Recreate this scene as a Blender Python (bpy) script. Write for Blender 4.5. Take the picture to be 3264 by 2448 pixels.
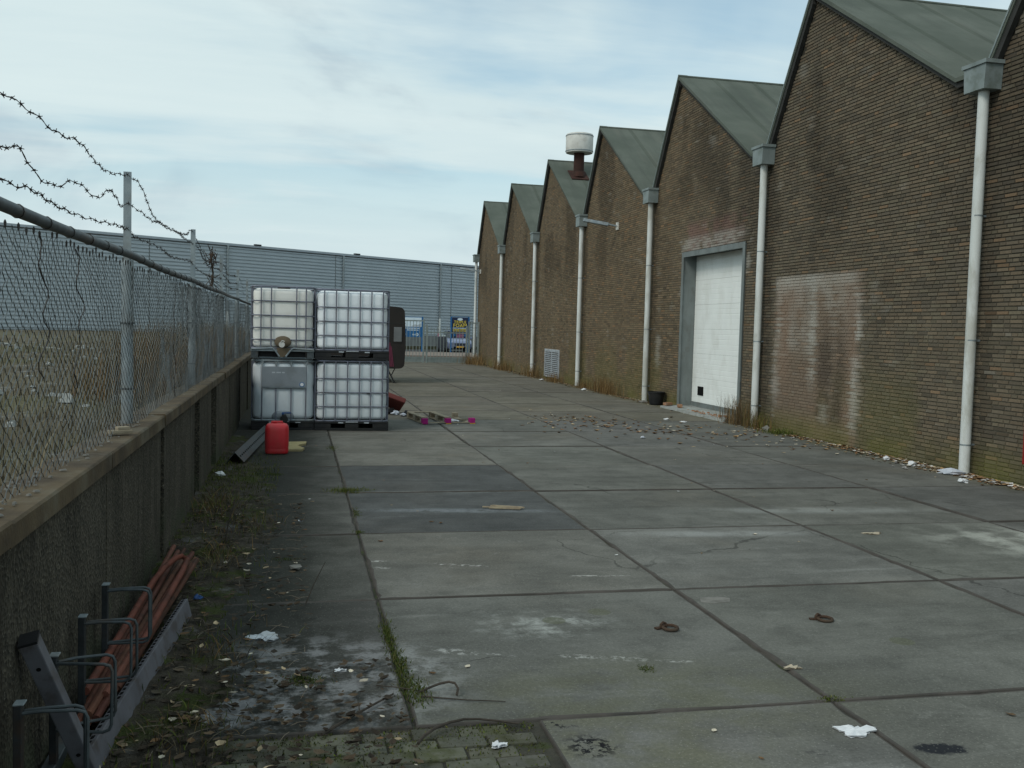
import bpy, bmesh, math, random
import numpy as np
from mathutils import Vector, Matrix
R = math.radians
S = bpy.context.scene
COL = S.collection
for o in list(bpy.data.objects): bpy.data.objects.remove(o)

# ------------------------------------------------------------------ camera
F_PX, YAW, PIT, ROL, CAM_H = 3121.5, .2181, .0568, .0263, 1.75
cam_d = bpy.data.cameras.new('camera'); cam = bpy.data.objects.new('camera', cam_d); COL.objects.link(cam)
cam_d.sensor_fit = 'HORIZONTAL'; cam_d.sensor_width = 36; cam_d.lens = 36 * F_PX / 3264
cam_d.clip_start = .05; cam_d.clip_end = 3000
_F = Vector((math.sin(YAW) * math.cos(PIT), math.cos(YAW) * math.cos(PIT), -math.sin(PIT)))
_R = Vector((math.cos(YAW), -math.sin(YAW), 0)); _U = _R.cross(_F)
_R2 = _R * math.cos(ROL) + _U * math.sin(ROL); _U2 = -_R * math.sin(ROL) + _U * math.cos(ROL)
cam.matrix_world = Matrix(((_R2.x, _U2.x, -_F.x, 0), (_R2.y, _U2.y, -_F.y, 0), (_R2.z, _U2.z, -_F.z, CAM_H), (0, 0, 0, 1)))
S.camera = cam
S.render.resolution_x = 1024; S.render.resolution_y = 768

# ------------------------------------------------------------------ light, sky, exposure
S.view_settings.view_transform = 'Standard'; S.view_settings.look = 'None'
S.view_settings.exposure = 0.0; S.view_settings.gamma = 1.0
SUN_DIR = Vector((-.62, -.42, .66)).normalized()          # towards the sun (left, a little behind the camera)
SUN_EL = math.asin(SUN_DIR.z); SUN_AZ = math.atan2(SUN_DIR.x, SUN_DIR.y)
sun_d = bpy.data.lights.new('sun', 'SUN'); sun_d.energy = 1.4; sun_d.angle = R(22); sun_d.color = (1, .95, .87)
sun = bpy.data.objects.new('sun', sun_d); COL.objects.link(sun)
sun.rotation_euler = (-SUN_DIR).to_track_quat('-Z', 'Y').to_euler(); sun.location = (-20, -15, 30)

def nd(nt, typ, ins=None, **props):
    n = nt.nodes.new(typ)
    for k, v in props.items(): setattr(n, k, v)
    for k, v in (ins or {}).items():
        s = n.inputs[k]
        if isinstance(v, bpy.types.NodeSocket): nt.links.new(v, s)
        else: s.default_value = v
    return n
def mth(nt, op, a, b=0.0, c=None, clamp=False):
    ins = {0: a, 1: b}
    if c is not None: ins[2] = c
    return nd(nt, 'ShaderNodeMath', ins, operation=op, use_clamp=clamp).outputs[0]
def vmul(nt, v, xyz): return nd(nt, 'ShaderNodeVectorMath', {0: v, 1: xyz}, operation='MULTIPLY').outputs[0]
def vadd(nt, v, xyz): return nd(nt, 'ShaderNodeVectorMath', {0: v, 1: xyz}, operation='ADD').outputs[0]
def noise(nt, vec, scale, detail=4, rough=.55, dist=0): return nd(nt, 'ShaderNodeTexNoise', {'Vector': vec, 'Scale': scale, 'Detail': detail, 'Roughness': rough, 'Distortion': dist}).outputs['Fac']
def step(nt, v, a, b, lo=0.0, hi=1.0): return nd(nt, 'ShaderNodeMapRange', {0: v, 1: a, 2: b, 3: lo, 4: hi}, interpolation_type='SMOOTHSTEP').outputs[0]
def mix(nt, f, a, b, blend='MIX'):
    n = nd(nt, 'ShaderNodeMix', None, data_type='RGBA', blend_type=blend)
    for i, v in ((0, f), (6, a), (7, b)):
        if isinstance(v, bpy.types.NodeSocket): nt.links.new(v, n.inputs[i])
        elif i: n.inputs[i].default_value = (*v[:3], 1)
        else: n.inputs[i].default_value = v
    return n.outputs[2]

world = bpy.data.worlds.new('World'); S.world = world; world.use_nodes = True
nt = world.node_tree; nt.nodes.clear()
tc = nd(nt, 'ShaderNodeTexCoord').outputs['Generated']
sky = nd(nt, 'ShaderNodeTexSky', None, sky_type='NISHITA', sun_disc=False)
sky.sun_elevation = SUN_EL; sky.sun_rotation = SUN_AZ; sky.air_density = 1.0; sky.dust_density = 1.2; sky.ozone_density = .6
sep = nd(nt, 'ShaderNodeSeparateXYZ', {0: tc})
zz = mth(nt, 'MAXIMUM', sep.outputs[2], 0.0)
inv = mth(nt, 'DIVIDE', 1.0, mth(nt, 'ADD', zz, .16))
cp = nd(nt, 'ShaderNodeCombineXYZ', {0: mth(nt, 'MULTIPLY', sep.outputs[0], inv), 1: mth(nt, 'MULTIPLY', sep.outputs[1], inv), 2: 0.0}).outputs[0]
n1 = noise(nt, vadd(nt, vmul(nt, cp, (.55, 1.0, 1)), (5.2, 4.4, 0)), .8, 5, .5, .6)     # gaps of blue
n2 = noise(nt, vadd(nt, vmul(nt, tc, (1, 1, 2.6)), (2.3, 6.1, .4)), 3.4, 5, .55, .4)   # grey undersides
n3 = noise(nt, vadd(nt, vmul(nt, cp, (.25, .9, 1)), (1.3, 8.2, 0)), 2.6, 6, .6, .4)     # fine streaks
cover = step(nt, mth(nt, 'ADD', n1, mth(nt, 'MULTIPLY', mth(nt, 'SUBTRACT', n3, .5), .30)), .30, .56, .35, 1.0)
cover = mth(nt, 'MAXIMUM', cover, step(nt, zz, .30, .05))
ccol = mix(nt, step(nt, n2, .50, .66), (.70, .85, .88), (.54, .67, .735))
ccol = mix(nt, step(nt, n3, .35, .8, 0, .8), ccol, (.80, .93, .935))
ccol = mix(nt, step(nt, zz, .20, .0, 0, .55), ccol, (.66, .79, .835))
skc = mix(nt, 1.0, sky.outputs[0], (.80, 1.08, 1.05), 'MULTIPLY')
bg1 = nd(nt, 'ShaderNodeBackground', {0: skc, 1: .13})
bg2 = nd(nt, 'ShaderNodeBackground', {0: ccol, 1: .92})
ms = nd(nt, 'ShaderNodeMixShader', {0: cover, 1: bg1.outputs[0], 2: bg2.outputs[0]})
nd(nt, 'ShaderNodeOutputWorld', {0: ms.outputs[0]})

# ------------------------------------------------------------------ mesh helpers
rng = random.Random(7)
nrg = np.random.default_rng(11)
def U(a, b): return rng.uniform(a, b)

class MB:
    """collects shapes; build() links them as ONE mesh object"""
    def __init__(self): self.v = []; self.f = []; self.m = []; self.c = []; self.mi = 0; self.cc = None
    def face(self, *idx): self.f.append(idx); self.m.append(self.mi)
    def add(self, vs, fs):
        b = len(self.v); self.v += [tuple(p) for p in vs]
        if self.cc is not None: self.c += [self.cc] * len(vs)
        for f in fs: self.f.append(tuple(i + b for i in f)); self.m.append(self.mi)
    def box(self, c, s, rot=None, taper=1.0):
        x, y, z = s[0] / 2, s[1] / 2, s[2] / 2
        vs = [Vector((sx * x * (taper if sz > 0 else 1), sy * y * (taper if sz > 0 else 1), sz * z)) for sz in (-1, 1) for sy in (-1, 1) for sx in (-1, 1)]
        if rot is not None: vs = [rot @ p for p in vs]
        c = Vector(c)
        self.add([p + c for p in vs], [(0, 2, 3, 1), (4, 5, 7, 6), (0, 1, 5, 4), (2, 6, 7, 3), (0, 4, 6, 2), (1, 3, 7, 5)])
    def bx(self, x0, x1, y0, y1, z0, z1): self.box(((x0 + x1) / 2, (y0 + y1) / 2, (z0 + z1) / 2), (abs(x1 - x0), abs(y1 - y0), abs(z1 - z0)))
    def cbox(self, c, s, b=.01, rot=None):
        """box with chamfered edges"""
        bm = bmesh.new(); bmesh.ops.create_cube(bm, size=1)
        for p in bm.verts: p.co = Vector((p.co.x * s[0], p.co.y * s[1], p.co.z * s[2]))
        bmesh.ops.bevel(bm, geom=list(bm.edges), offset=b, segments=2, affect='EDGES', profile=.6)
        bm.verts.index_update(); c = Vector(c)
        vs = [((rot @ p.co) if rot is not None else p.co) + c for p in bm.verts]
        self.add(vs, [tuple(q.index for q in f.verts) for f in bm.faces]); bm.free()
    def tube(self, path, r, n=8, closed=False, cap=True, r2=None):
        P = [Vector(p) for p in path]; N = len(P); rings = []
        up = Vector((0, 0, 1)); last = None
        for i in range(N):
            a = P[i - 1] if (i > 0 or closed) else P[i]; b = P[(i + 1) % N] if (i < N - 1 or closed) else P[i]
            d = (b - a).normalized() if (b - a).length > 1e-9 else Vector((0, 0, 1))
            if last is None:
                q = up if abs(d.z) < .95 else Vector((1, 0, 0)); e = d.cross(q).normalized()
            else:
                e = (last - d * last.dot(d)); e = e.normalized() if e.length > 1e-6 else d.orthogonal().normalized()
            last = e; g = d.cross(e)
            rr = r if r2 is None else r + (r2 - r) * i / max(1, N - 1)
            rings.append([P[i] + (e * math.cos(2 * math.pi * k / n) + g * math.sin(2 * math.pi * k / n)) * rr for k in range(n)])
        fs = []; M = N if closed else N - 1
        for i in range(M):
            j = (i + 1) % N
            for k in range(n):
                l = (k + 1) % n; fs.append((i * n + k, i * n + l, j * n + l, j * n + k))
        if cap and not closed: fs.append(tuple(range(n - 1, -1, -1))); fs.append(tuple((N - 1) * n + k for k in range(n)))
        self.add([p for rg in rings for p in rg], fs)
    def lathe(self, prof, n=20, c=(0, 0, 0), axis='z'):
        vs = []; fs = []
        for r, z in prof:
            for k in range(n):
                a = 2 * math.pi * k / n; p = (r * math.cos(a), r * math.sin(a), z)
                if axis == 'x': p = (p[2], p[0], p[1])
                if axis == 'y': p = (p[0], p[2], p[1])
                vs.append((p[0] + c[0], p[1] + c[1], p[2] + c[2]))
        for i in range(len(prof) - 1):
            for k in range(n):
                l = (k + 1) % n; fs.append((i * n + k, i * n + l, (i + 1) * n + l, (i + 1) * n + k))
        self.add(vs, fs)
    def prism(self, poly, axis, a, b):
        """polygon (2D) extruded along axis; axis 'x': poly=(y,z) 'y': (x,z) 'z': (x,y)"""
        def mk(p, t): return {'x': (t, p[0], p[1]), 'y': (p[0], t, p[1]), 'z': (p[0], p[1], t)}[axis]
        n = len(poly)
        self.add([mk(p, a) for p in poly] + [mk(p, b) for p in poly],
                 [tuple(range(n)), tuple(range(2 * n - 1, n - 1, -1))] + [(i, i + n, (i + 1) % n + n, (i + 1) % n) for i in range(n)])
    def build(self, name, mat, parent=None, smooth=False, origin=None, fix=True):
        me = bpy.data.meshes.new(name)
        off = Vector((0, 0, 0))
        if parent is not None: off = wloc(parent)
        o0 = Vector(origin) if origin is not None else off
        me.from_pydata([tuple(Vector(p) - o0) for p in self.v], [], self.f)
        for mm in (mat if isinstance(mat, (list, tuple)) else [mat]): me.materials.append(mm)
        if any(self.m): me.polygons.foreach_set('material_index', self.m)
        if self.c:
            at = me.color_attributes.new('Col', 'FLOAT_COLOR', 'POINT')
            at.data.foreach_set('color', np.array([(*c, 1) for c in self.c], 'f').ravel())
        if fix:
            bm = bmesh.new(); bm.from_mesh(me); bmesh.ops.recalc_face_normals(bm, faces=bm.faces); bm.to_mesh(me); bm.free()
        if smooth:
            me.polygons.foreach_set('use_smooth', [True] * len(me.polygons))
            try: me.set_sharp_from_angle(angle=R(38))
            except Exception: pass
        me.update()
        o = bpy.data.objects.new(name, me); COL.objects.link(o)
        o.location = o0 - off
        if parent is not None: o.parent = parent
        return o
def wloc(o):
    v = Vector(o.location)
    while o.parent is not None: o = o.parent; v = v + Vector(o.location)
    return v
def tag(o, label=None, cat=None, group=None, kind=None):
    if label: o['label'] = label
    if cat: o['category'] = cat
    if group: o['group'] = group
    if kind: o['kind'] = kind
    return o
def thing(name, label, cat, loc=(0, 0, 0), group=None):
    o = bpy.data.objects.new(name, None); COL.objects.link(o); o.location = loc; o.empty_display_size = .2
    return tag(o, label, cat, group)
def inst(src, name, parent, loc, rot=None, scale=None, color=None):
    o = bpy.data.objects.new(name, src.data if hasattr(src, 'data') else src); COL.objects.link(o)
    o.parent = parent; o.location = Vector(loc) - (wloc(parent) if parent is not None else Vector((0, 0, 0)))
    if rot is not None: o.rotation_euler = rot
    if scale is not None: o.scale = scale
    if color is not None: o.color = (*color, 1)
    return o
def copy_tree(o, parent=None):
    c = o.copy(); COL.objects.link(c); c.parent = parent
    for ch in list(o.children): copy_tree(ch, c)
    return c
def npmesh(name, V, Fq, mat, col=None, parent=None, kind=None, sides=4, smooth=False):
    me = bpy.data.meshes.new(name); V = np.asarray(V, 'f'); Fq = np.asarray(Fq, 'i')
    if parent is not None: V = V - np.array(wloc(parent), 'f')
    me.vertices.add(len(V)); me.vertices.foreach_set('co', V.ravel())
    k = Fq.shape[1]
    me.loops.add(Fq.size); me.loops.foreach_set('vertex_index', Fq.ravel())
    me.polygons.add(len(Fq)); me.polygons.foreach_set('loop_start', np.arange(0, Fq.size, k, dtype='i'))
    me.polygons.foreach_set('use_smooth', np.full(len(Fq), smooth, bool))
    me.update(calc_edges=True); me.validate()
    if col is not None:
        at = me.color_attributes.new('Col', 'FLOAT_COLOR', 'POINT')
        cc = np.ones((len(V), 4), 'f'); cc[:, :3] = col; at.data.foreach_set('color', cc.ravel())
    me.materials.append(mat)
    o = bpy.data.objects.new(name, me); COL.objects.link(o)
    if parent is not None: o.parent = parent
    if kind: o['kind'] = kind
    return o
def hsh(i, j, s):
    h = np.sin(i * 127.1 + j * 311.7 + s * 74.7) * 43758.5453
    return h - np.floor(h)
def vnoise(x, y, s=0):
    x = np.asarray(x, float); y = np.asarray(y, float)
    i = np.floor(x); j = np.floor(y); a = x - i; b = y - j; a = a * a * (3 - 2 * a); b = b * b * (3 - 2 * b)
    return (hsh(i, j, s) * (1 - a) + hsh(i + 1, j, s) * a) * (1 - b) + (hsh(i, j + 1, s) * (1 - a) + hsh(i + 1, j + 1, s) * a) * b
def fbm(x, y, s=0, o=4):
    r = 0; w = .5; t = 0
    for k in range(o): r = r + w * vnoise(x * 2 ** k, y * 2 ** k, s + k * 17); t += w; w *= .5
    return r / t
def sst(v, a, b):
    t = np.clip((v - a) / (b - a), 0, 1); return t * t * (3 - 2 * t)

# ------------------------------------------------------------------ materials
def newmat(name):
    m = bpy.data.materials.new(name); m.use_nodes = True; t = m.node_tree; t.nodes.clear()
    b = nd(t, 'ShaderNodeBsdfPrincipled'); nd(t, 'ShaderNodeOutputMaterial', {0: b.outputs[0]})
    return m, t, b
def setc(t, b, col):
    if isinstance(col, bpy.types.NodeSocket): t.links.new(col, b.inputs['Base Color'])
    else: b.inputs['Base Color'].default_value = (*col, 1)
def bump(t, b, h, strength=.3, dist=.01):
    n = nd(t, 'ShaderNodeBump', {'Height': h, 'Strength': strength, 'Distance': dist}); t.links.new(n.outputs[0], b.inputs['Normal'])
def pm(name, c, c2=None, scale=6, rough=.7, metal=0, spec=.3, bmp=0, bscale=90, dirt=None, dscale=3, damt=.5, stretch=(1, 1, 1), world=False, emit=None):
    """painted / plain material: two tones by noise, optional dirt tone, fine bump"""
    m, t, b = newmat(name)
    co = nd(t, 'ShaderNodeNewGeometry').outputs['Position'] if world else nd(t, 'ShaderNodeTexCoord').outputs['Object']
    co = vmul(t, co, stretch)
    c2 = c2 or tuple(x * .75 for x in c)
    k = mix(t, step(t, noise(t, co, scale, 5, .6), .3, .7), c, c2)
    if dirt: k = mix(t, mth(t, 'MULTIPLY', step(t, noise(t, vadd(t, co, (5, 3, 1)), dscale, 6, .65), .48, .66), damt), k, dirt)
    setc(t, b, k)
    b.inputs['Roughness'].default_value = rough; b.inputs['Metallic'].default_value = metal; b.inputs['Specular IOR Level'].default_value = spec
    if bmp: bump(t, b, noise(t, co, bscale, 3), bmp, .01)
    return m
def objtint(m):
    """multiplies the base colour by the object's own colour"""
    t = m.node_tree; b = [n for n in t.nodes if n.type == 'BSDF_PRINCIPLED'][0]
    l = b.inputs['Base Color'].links[0].from_socket
    oc = nd(t, 'ShaderNodeObjectInfo').outputs['Color']
    t.links.new(mix(t, 1.0, l, oc, 'MULTIPLY'), b.inputs['Base Color']); return m
def vcol(name, rough=.9, spec=.15, var=.25, scale=40, trans=False):
    m, t, b = newmat(name)
    a = nd(t, 'ShaderNodeVertexColor', None, layer_name='Col').outputs[0]
    g = nd(t, 'ShaderNodeNewGeometry').outputs['Position']
    k = mix(t, 1.0, a, mix(t, noise(t, g, scale, 3), (1 - var,) * 3, (1 + var,) * 3), 'MULTIPLY')
    setc(t, b, k); b.inputs['Roughness'].default_value = rough; b.inputs['Specular IOR Level'].default_value = spec
    return m

M = {}
M['galv'] = pm('galvanised_steel', (.30, .34, .35), (.20, .24, .26), 9, .5, .35, .4, .05, 60, (.16, .12, .08), 4, .35)
M['galv_dark'] = pm('weathered_galvanised_tube', (.085, .10, .105), (.05, .06, .065), 12, .55, .3, .4, .05, 60, (.09, .06, .04), 5, .5)
M['wire'] = pm('dull_wire', (.135, .152, .156), (.055, .062, .062), 5, .6, .2, .3)
M['barb'] = pm('barbed_wire_steel', (.07, .065, .06), (.035, .03, .027), 20, .7, .4, .3)
M['rust'] = pm('rusty_steel', (.07, .04, .026), (.035, .022, .016), 10, .85, .1, .2, .3, 120, (.13, .10, .07), 4, .6)
M['rust_cap'] = pm('rusty_cap_steel', (.115, .085, .05), (.06, .045, .03), 4, .85, .05, .2, .3, 60, (.15, .135, .10), 3, .6, world=True)
M['red_rod'] = objtint(pm('red_oxide_rod', (.165, .062, .041), (.105, .042, .029), 7, .8, 0, .2, .15, 90, (.055, .03, .02), 6, .7))
M['rack'] = pm('grey_painted_rack', (.155, .155, .172), (.115, .115, .13), 5, .6, .2, .35, .05, 80, (.065, .05, .04), 7, .6)
M['rack_dark'] = pm('shadowed_worn_steel', (.035, .040, .043), (.02, .022, .023), 9, .7, .2, .3, .1, 60, (.06, .035, .02), 6, .6)  # rusty holder posts, the shadow they stand in put into the colour
M['black'] = pm('black_plastic', (.010, .011, .012), (.016, .016, .017), 6, .6, 0, .3, .05, 60, (.035, .033, .028), 3, .4)
M['hole'] = pm('dark_hollow', (.006, .006, .006), (.01, .01, .01), 6, .95, 0, .1)
M['pipe'] = pm('grey_white_pvc', (.66, .68, .66), (.58, .60, .57), 2, .5, 0, .4, .0, 50, (.34, .33, .27), 3, .6, (1, 1, .35), True)
M['hopper'] = pm('grey_green_zinc', (.25, .29, .285), (.19, .225, .22), 4, .6, .15, .35, .05, 60, (.10, .12, .09), 4, .5)
M['fascia'] = pm('dark_fascia', (.045, .045, .042), (.03, .03, .028), 5, .8, 0, .2)
M['frame_steel'] = pm('grey_door_frame', (.20, .225, .22), (.15, .17, .165), 3, .6, .15, .35, .05, 60, (.11, .105, .09), 4, .5, (1, 1, .5))
M['door'] = pm('white_sectional_door', (.84, .86, .83), (.80, .82, .79), 3, .5, 0, .4, .02, 90, (.55, .54, .48), 2, .25, (1, 1, .6))
M['white'] = pm('off_white_paint', (.66, .65, .60), (.55, .54, .5), 5, .6, 0, .3, 0, 50, (.30, .26, .2), 4, .3)
M['duct_rust'] = pm('rust_brown_duct', (.07, .03, .022), (.04, .022, .018), 5, .85, 0, .2, .2, 60)
M['louvre'] = pm('grey_louvre', (.48, .52, .55), (.40, .43, .46), 6, .5, .2, .4, 0, 50, (.2, .17, .13), 5, .5)
M['concrete_sill'] = pm('pale_concrete', (.34, .35, .33), (.24, .25, .235), 5, .9, 0, .2, .4, 80, (.16, .15, .12), 5, .6)
M['wood'] = pm('weathered_wood', (.34, .29, .21), (.22, .185, .13), 5, .85, 0, .2, .3, 60, (.12, .10, .07), 4, .5, (1, 6, 6))
M['wood_grey'] = pm('grey_old_wood', (.24, .20, .15), (.15, .125, .095), 8, .9, 0, .15, .3, 60, None, 3, .5, (4, 4, .5))
M['magenta'] = pm('magenta_block_paint', (.40, .022, .19), (.30, .02, .15), 8, .8, 0, .2, .1, 60)
M['yellow'] = pm('yellow_paint', (.62, .36, .03), (.45, .27, .03), 8, .8, 0, .2)
M['red_plastic'] = pm('red_jerrycan_plastic', (.52, .022, .03), (.46, .018, .025), 5, .42, 0, .45, .02, 60, (.35, .08, .06), 4, .25)
M['blue'] = pm('blue_plastic', (.02, .07, .20), (.02, .05, .15), 8, .5)
M['foam'] = pm('yellow_foam_board', (.34, .29, .15), (.27, .23, .12), 8, .9, 0, .2, .3, 70)
M['dull_red'] = pm('dull_red_vinyl', (.17, .045, .038), (.13, .035, .03), 6, .7, 0, .3, .05)
M['rag'] = pm('white_rag', (.55, .57, .62), (.42, .45, .5), 9, .8, 0, .2)
M['paper'] = pm('white_paper', (.72, .73, .74), (.6, .61, .62), 20, .9, 0, .2)
M['paper_tan'] = pm('tan_paper', (.48, .42, .32), (.36, .3, .22), 20, .9, 0, .2)
M['caravan'] = pm('dark_brown_caravan', (.024, .019, .016), (.018, .015, .013), 3, .55, 0, .3, .02, 40)
M['pink'] = pm('dull_pink_stripe', (.16, .03, .06), (.13, .025, .05), 6, .6)
M['car_window'] = pm('grey_window', (.16, .165, .165), (.12, .125, .125), 4, .3, 0, .5)
M['tyre'] = pm('tyre_rubber', (.018, .018, .018), (.026, .025, .024), 10, .85)
M['car_paint'] = pm('silver_blue_car_paint', (.20, .24, .36), (.19, .23, .34), 3, .25, .35, .5)
M['glass'] = pm('dark_car_glass', (.02, .025, .03), (.03, .035, .04), 2, .08, 0, .6)
M['lamp_glass'] = pm('headlamp_lens', (.60, .62, .66), (.5, .52, .55), 8, .15, 0, .6)
M['plate'] = pm('yellow_number_plate', (.65, .38, .06), (.55, .32, .05), 8, .5)
M['sign_blue'] = pm('sign_blue', (.012, .12, .30), (.012, .10, .26), 4, .5, 0, .4)
M['sign_navy'] = pm('sign_navy', (.012, .022, .06), (.01, .018, .05), 4, .5, 0, .4)
M['sign_white'] = pm('sign_white', (.62, .72, .78), (.55, .66, .72), 4, .5)
M['sign_grey'] = pm('sign_picture_grey', (.35, .40, .44), (.42, .48, .52), 9, .5)
M['sign_yellow'] = pm('sign_yellow', (.70, .55, .08), (.62, .48, .06), 4, .5)
M['sign_pink'] = pm('sign_pink', (.42, .15, .22), (.36, .12, .2), 6, .5)
M['rail_grey'] = pm('gate_grey_green', (.27, .31, .30), (.21, .25, .24), 4, .6, .2)
M['red_box'] = pm('red_box_paint', (.30, .015, .012), (.24, .012, .01), 5, .5)
M['stone'] = pm('grey_stone', (.22, .21, .19), (.13, .125, .11), 9, .9, 0, .2, .4, 40)
M['loose_brick'] = pm('orange_brick', (.34, .16, .08), (.24, .13, .07), 9, .9, 0, .2, .3, 50, (.3, .28, .24), 8, .5)
M['twig'] = pm('dark_twig', (.04, .034, .028), (.075, .062, .05), 12, .9, 0, .15)
M['splinter'] = pm('pale_splinter_wood', (.36, .30, .20), (.24, .19, .13), 14, .85, 0, .2)
M['leaf'] = vcol('leaf_litter', .85, .15, .3, 60)
M['blade'] = vcol('grass_blades', .8, .2, .25, 30)
M['box_grey'] = pm('dark_grey_cabinet', (.07, .08, .09), (.055, .06, .07), 5, .5)
M['mirror'] = pm('pale_mirror_glass', (.55, .62, .62), (.5, .58, .58), 5, .2)
M['roofside'] = pm('shed_roof_sheet', (.40, .44, .47), (.36, .40, .43), 3, .5, .1)

# translucent bottle plastic
def bottle(name, c, c2, d):
    m = pm(name, c, c2, 2.2, .42, 0, .35, .015, 30, d, 2.5, .5, (1, 1, .6))
    b = [n for n in m.node_tree.nodes if n.type == 'BSDF_PRINCIPLED'][0]
    b.inputs['Subsurface Weight'].default_value = .0; b.inputs['Subsurface Radius'].default_value = (.08, .08, .08); b.inputs['Subsurface Scale'].default_value = .3
    return m
M['bottle_cream'] = bottle('cream_tank_plastic', (.80, .79, .74), (.74, .73, .68), (.62, .59, .51))
M['bottle_white'] = bottle('white_tank_plastic', (.82, .86, .88), (.78, .82, .84), (.70, .73, .73))
M['bottle_grey'] = bottle('milky_tank_plastic', (.66, .70, .72), (.60, .65, .67), (.55, .57, .56))
M['cage'] = pm('cage_tube_steel', (.19, .20, .25), (.13, .14, .17), 9, .5, .3, .4, .03, 60, (.13, .10, .08), 5, .3)
M['plate_steel'] = pm('name_plate_steel', (.27, .295, .315), (.21, .235, .255), 2.5, .5, .3, .4, .02, 50, (.17, .18, .18), 3, .5)
M['valve_brown'] = pm('brown_residue', (.16, .125, .085), (.11, .085, .055), 6, .8, 0, .2, .2, 40)

# ---- concrete paving: tone noise, grain, pale scuffs, algae, darker strip near the fence wall, spots with a shape of their own
def concrete():
    m, t, b = newmat('paving_concrete')
    P = nd(t, 'ShaderNodeNewGeometry').outputs['Position']
    s = nd(t, 'ShaderNodeSeparateXYZ', {0: P}); X, Y = s.outputs[0], s.outputs[1]
    flat = vmul(t, P, (1, 1, 0))
    k = mix(t, step(t, noise(t, flat, .9, 5, .6), .3, .7), (.120, .120, .110), (.176, .175, .161))
    k = mix(t, step(t, noise(t, vmul(t, flat, (.5, 2.2, 1)), 1.3, 5, .65), .45, .75, 0, .55), k, (.075, .075, .069))
    k = mix(t, step(t, noise(t, vadd(t, vmul(t, flat, (.35, 2.4, 1)), (4, 9, 0)), 1.6, 6, .7, .5), .56, .74, 0, .5), k, (.255, .255, .24))
    k = mix(t, step(t, noise(t, vadd(t, flat, (9, 2, 0)), .55, 4, .6), .5, .75, 0, .35), k, (.165, .145, .115))
    k = mix(t, step(t, noise(t, vadd(t, flat, (1, 4, 0)), 3.2, 6, .72), .42, .70, 0, .55), k, (.078, .078, .072))
    k = mix(t, step(t, noise(t, vadd(t, flat, (7, 3, 0)), 4.5, 6, .75), .55, .75, 0, .45), k, (.25, .25, .235))
    wv = vadd(t, flat, nd(t, 'ShaderNodeVectorMath', {0: nd(t, 'ShaderNodeTexNoise', {'Vector': flat, 'Scale': 2.5, 'Detail': 4}).outputs['Color'], 1: (.5, .5, 0)}, operation='MULTIPLY').outputs[0])
    ck = nd(t, 'ShaderNodeTexVoronoi', {'Vector': wv, 'Scale': .33}, feature='DISTANCE_TO_EDGE').outputs['Distance']
    k = mix(t, mth(t, 'MULTIPLY', step(t, ck, .0035, .001), step(t, noise(t, vadd(t, flat, (2, 2, 0)), .5, 2), .50, .58, 0, .6)), k, (.03, .03, .027))
    def blob(cx, cy, rx, ry, rot=0.0):
        v = vadd(t, flat, (-cx, -cy, 0))
        if rot: v = nd(t, 'ShaderNodeVectorRotate', {'Vector': v, 'Angle': -rot}, rotation_type='Z_AXIS').outputs[0]
        v = vmul(t, v, (1 / rx, 1 / ry, 0))
        return nd(t, 'ShaderNodeVectorMath', {0: v}, operation='LENGTH').outputs['Value']
    nA = noise(t, flat, 6, 6, .7); nB = noise(t, vadd(t, flat, (3, 7, 0)), 22, 4, .7); nC = noise(t, flat, 2.2, 5, .65)
    def paint(mask, col, k): return mix(t, mask, k, col)
    def soft(d, n, a=.55, bb=1.0, na=.42, nb=.62): return mth(t, 'MULTIPLY', step(t, d, bb, a), step(t, n, na, nb))
    k = paint(mth(t, 'MULTIPLY', soft(blob(1.45, 5.55, .55, .35), nA, .3, 1.1, .42, .7), .8), (.40, .41, .39), k)
    k = paint(mth(t, 'MULTIPLY', soft(blob(6.3, 7.3, 1.2, .9, -.3), nC, .2, 1.1, .42, .62), .75), (.43, .43, .40), k)
    k = paint(mth(t, 'MULTIPLY', soft(blob(1.55, 9.15, 1.3, .16, -.1), nA, .2, 1.0, .3, .6), .6), (.40, .42, .42), k)
    k = paint(mth(t, 'MULTIPLY', soft(blob(1.6, 10.2, 1.2, .05, -.03), nA, .3, 1.0, .3, .6), .7), (.42, .42, .38), k)
    k = paint(mth(t, 'MULTIPLY', soft(blob(5.2, 8.9, 1.9, .25, -.05), nC, .2, 1.0, .3, .6), .45), (.38, .39, .38), k)
    k = paint(mth(t, 'MULTIPLY', soft(blob(3.6, 7.9, 1.3, .18, -.08), nC, .2, 1.0, .3, .6), .45), (.38, .39, .38), k)
    # worn white paint strips
    for cx, cy, l, w, rr in ((.87, 5.13, .14, .05, -.46), (1.08, 5.05, .10, .018, -.4), (1.50, 4.96, .10, .045, -.3), (1.72, 4.90, .18, .04, -.3), (2.0, 4.82, .12, .022, -.2), (2.12, 6.60, .26, .02, -.1), (1.2, 7.02, .25, .03, -.25), (.63, 7.0, .06, .05, 0), (.62, 7.2, .07, .03, 0)):
        k = paint(soft(blob(cx, cy, l, w, rr), nB, .5, 1.2, .47, .60), (.36, .36, .345), k)
    # green algae film in the near corner
    k = paint(mth(t, 'MULTIPLY', soft(blob(1.6, 4.3, 1.5, .75), nC, .3, 1.1, .35, .6), .6), (.128, .127, .085), k)
    k = paint(mth(t, 'MULTIPLY', soft(blob(1.3, 3.6, .9, .6), nC, .3, 1.1, .35, .6), .6), (.135, .134, .085), k)
    # tar crumbs and the black patch
    k = paint(soft(blob(1.24, 3.86, .16, .16), nB, .3, 1.0, .5, .53), (.012, .012, .014), k)
    k = paint(soft(blob(1.12, 4.12, .22, .12), nB, .2, 1.0, .56, .59), (.02, .02, .02), k)
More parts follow.
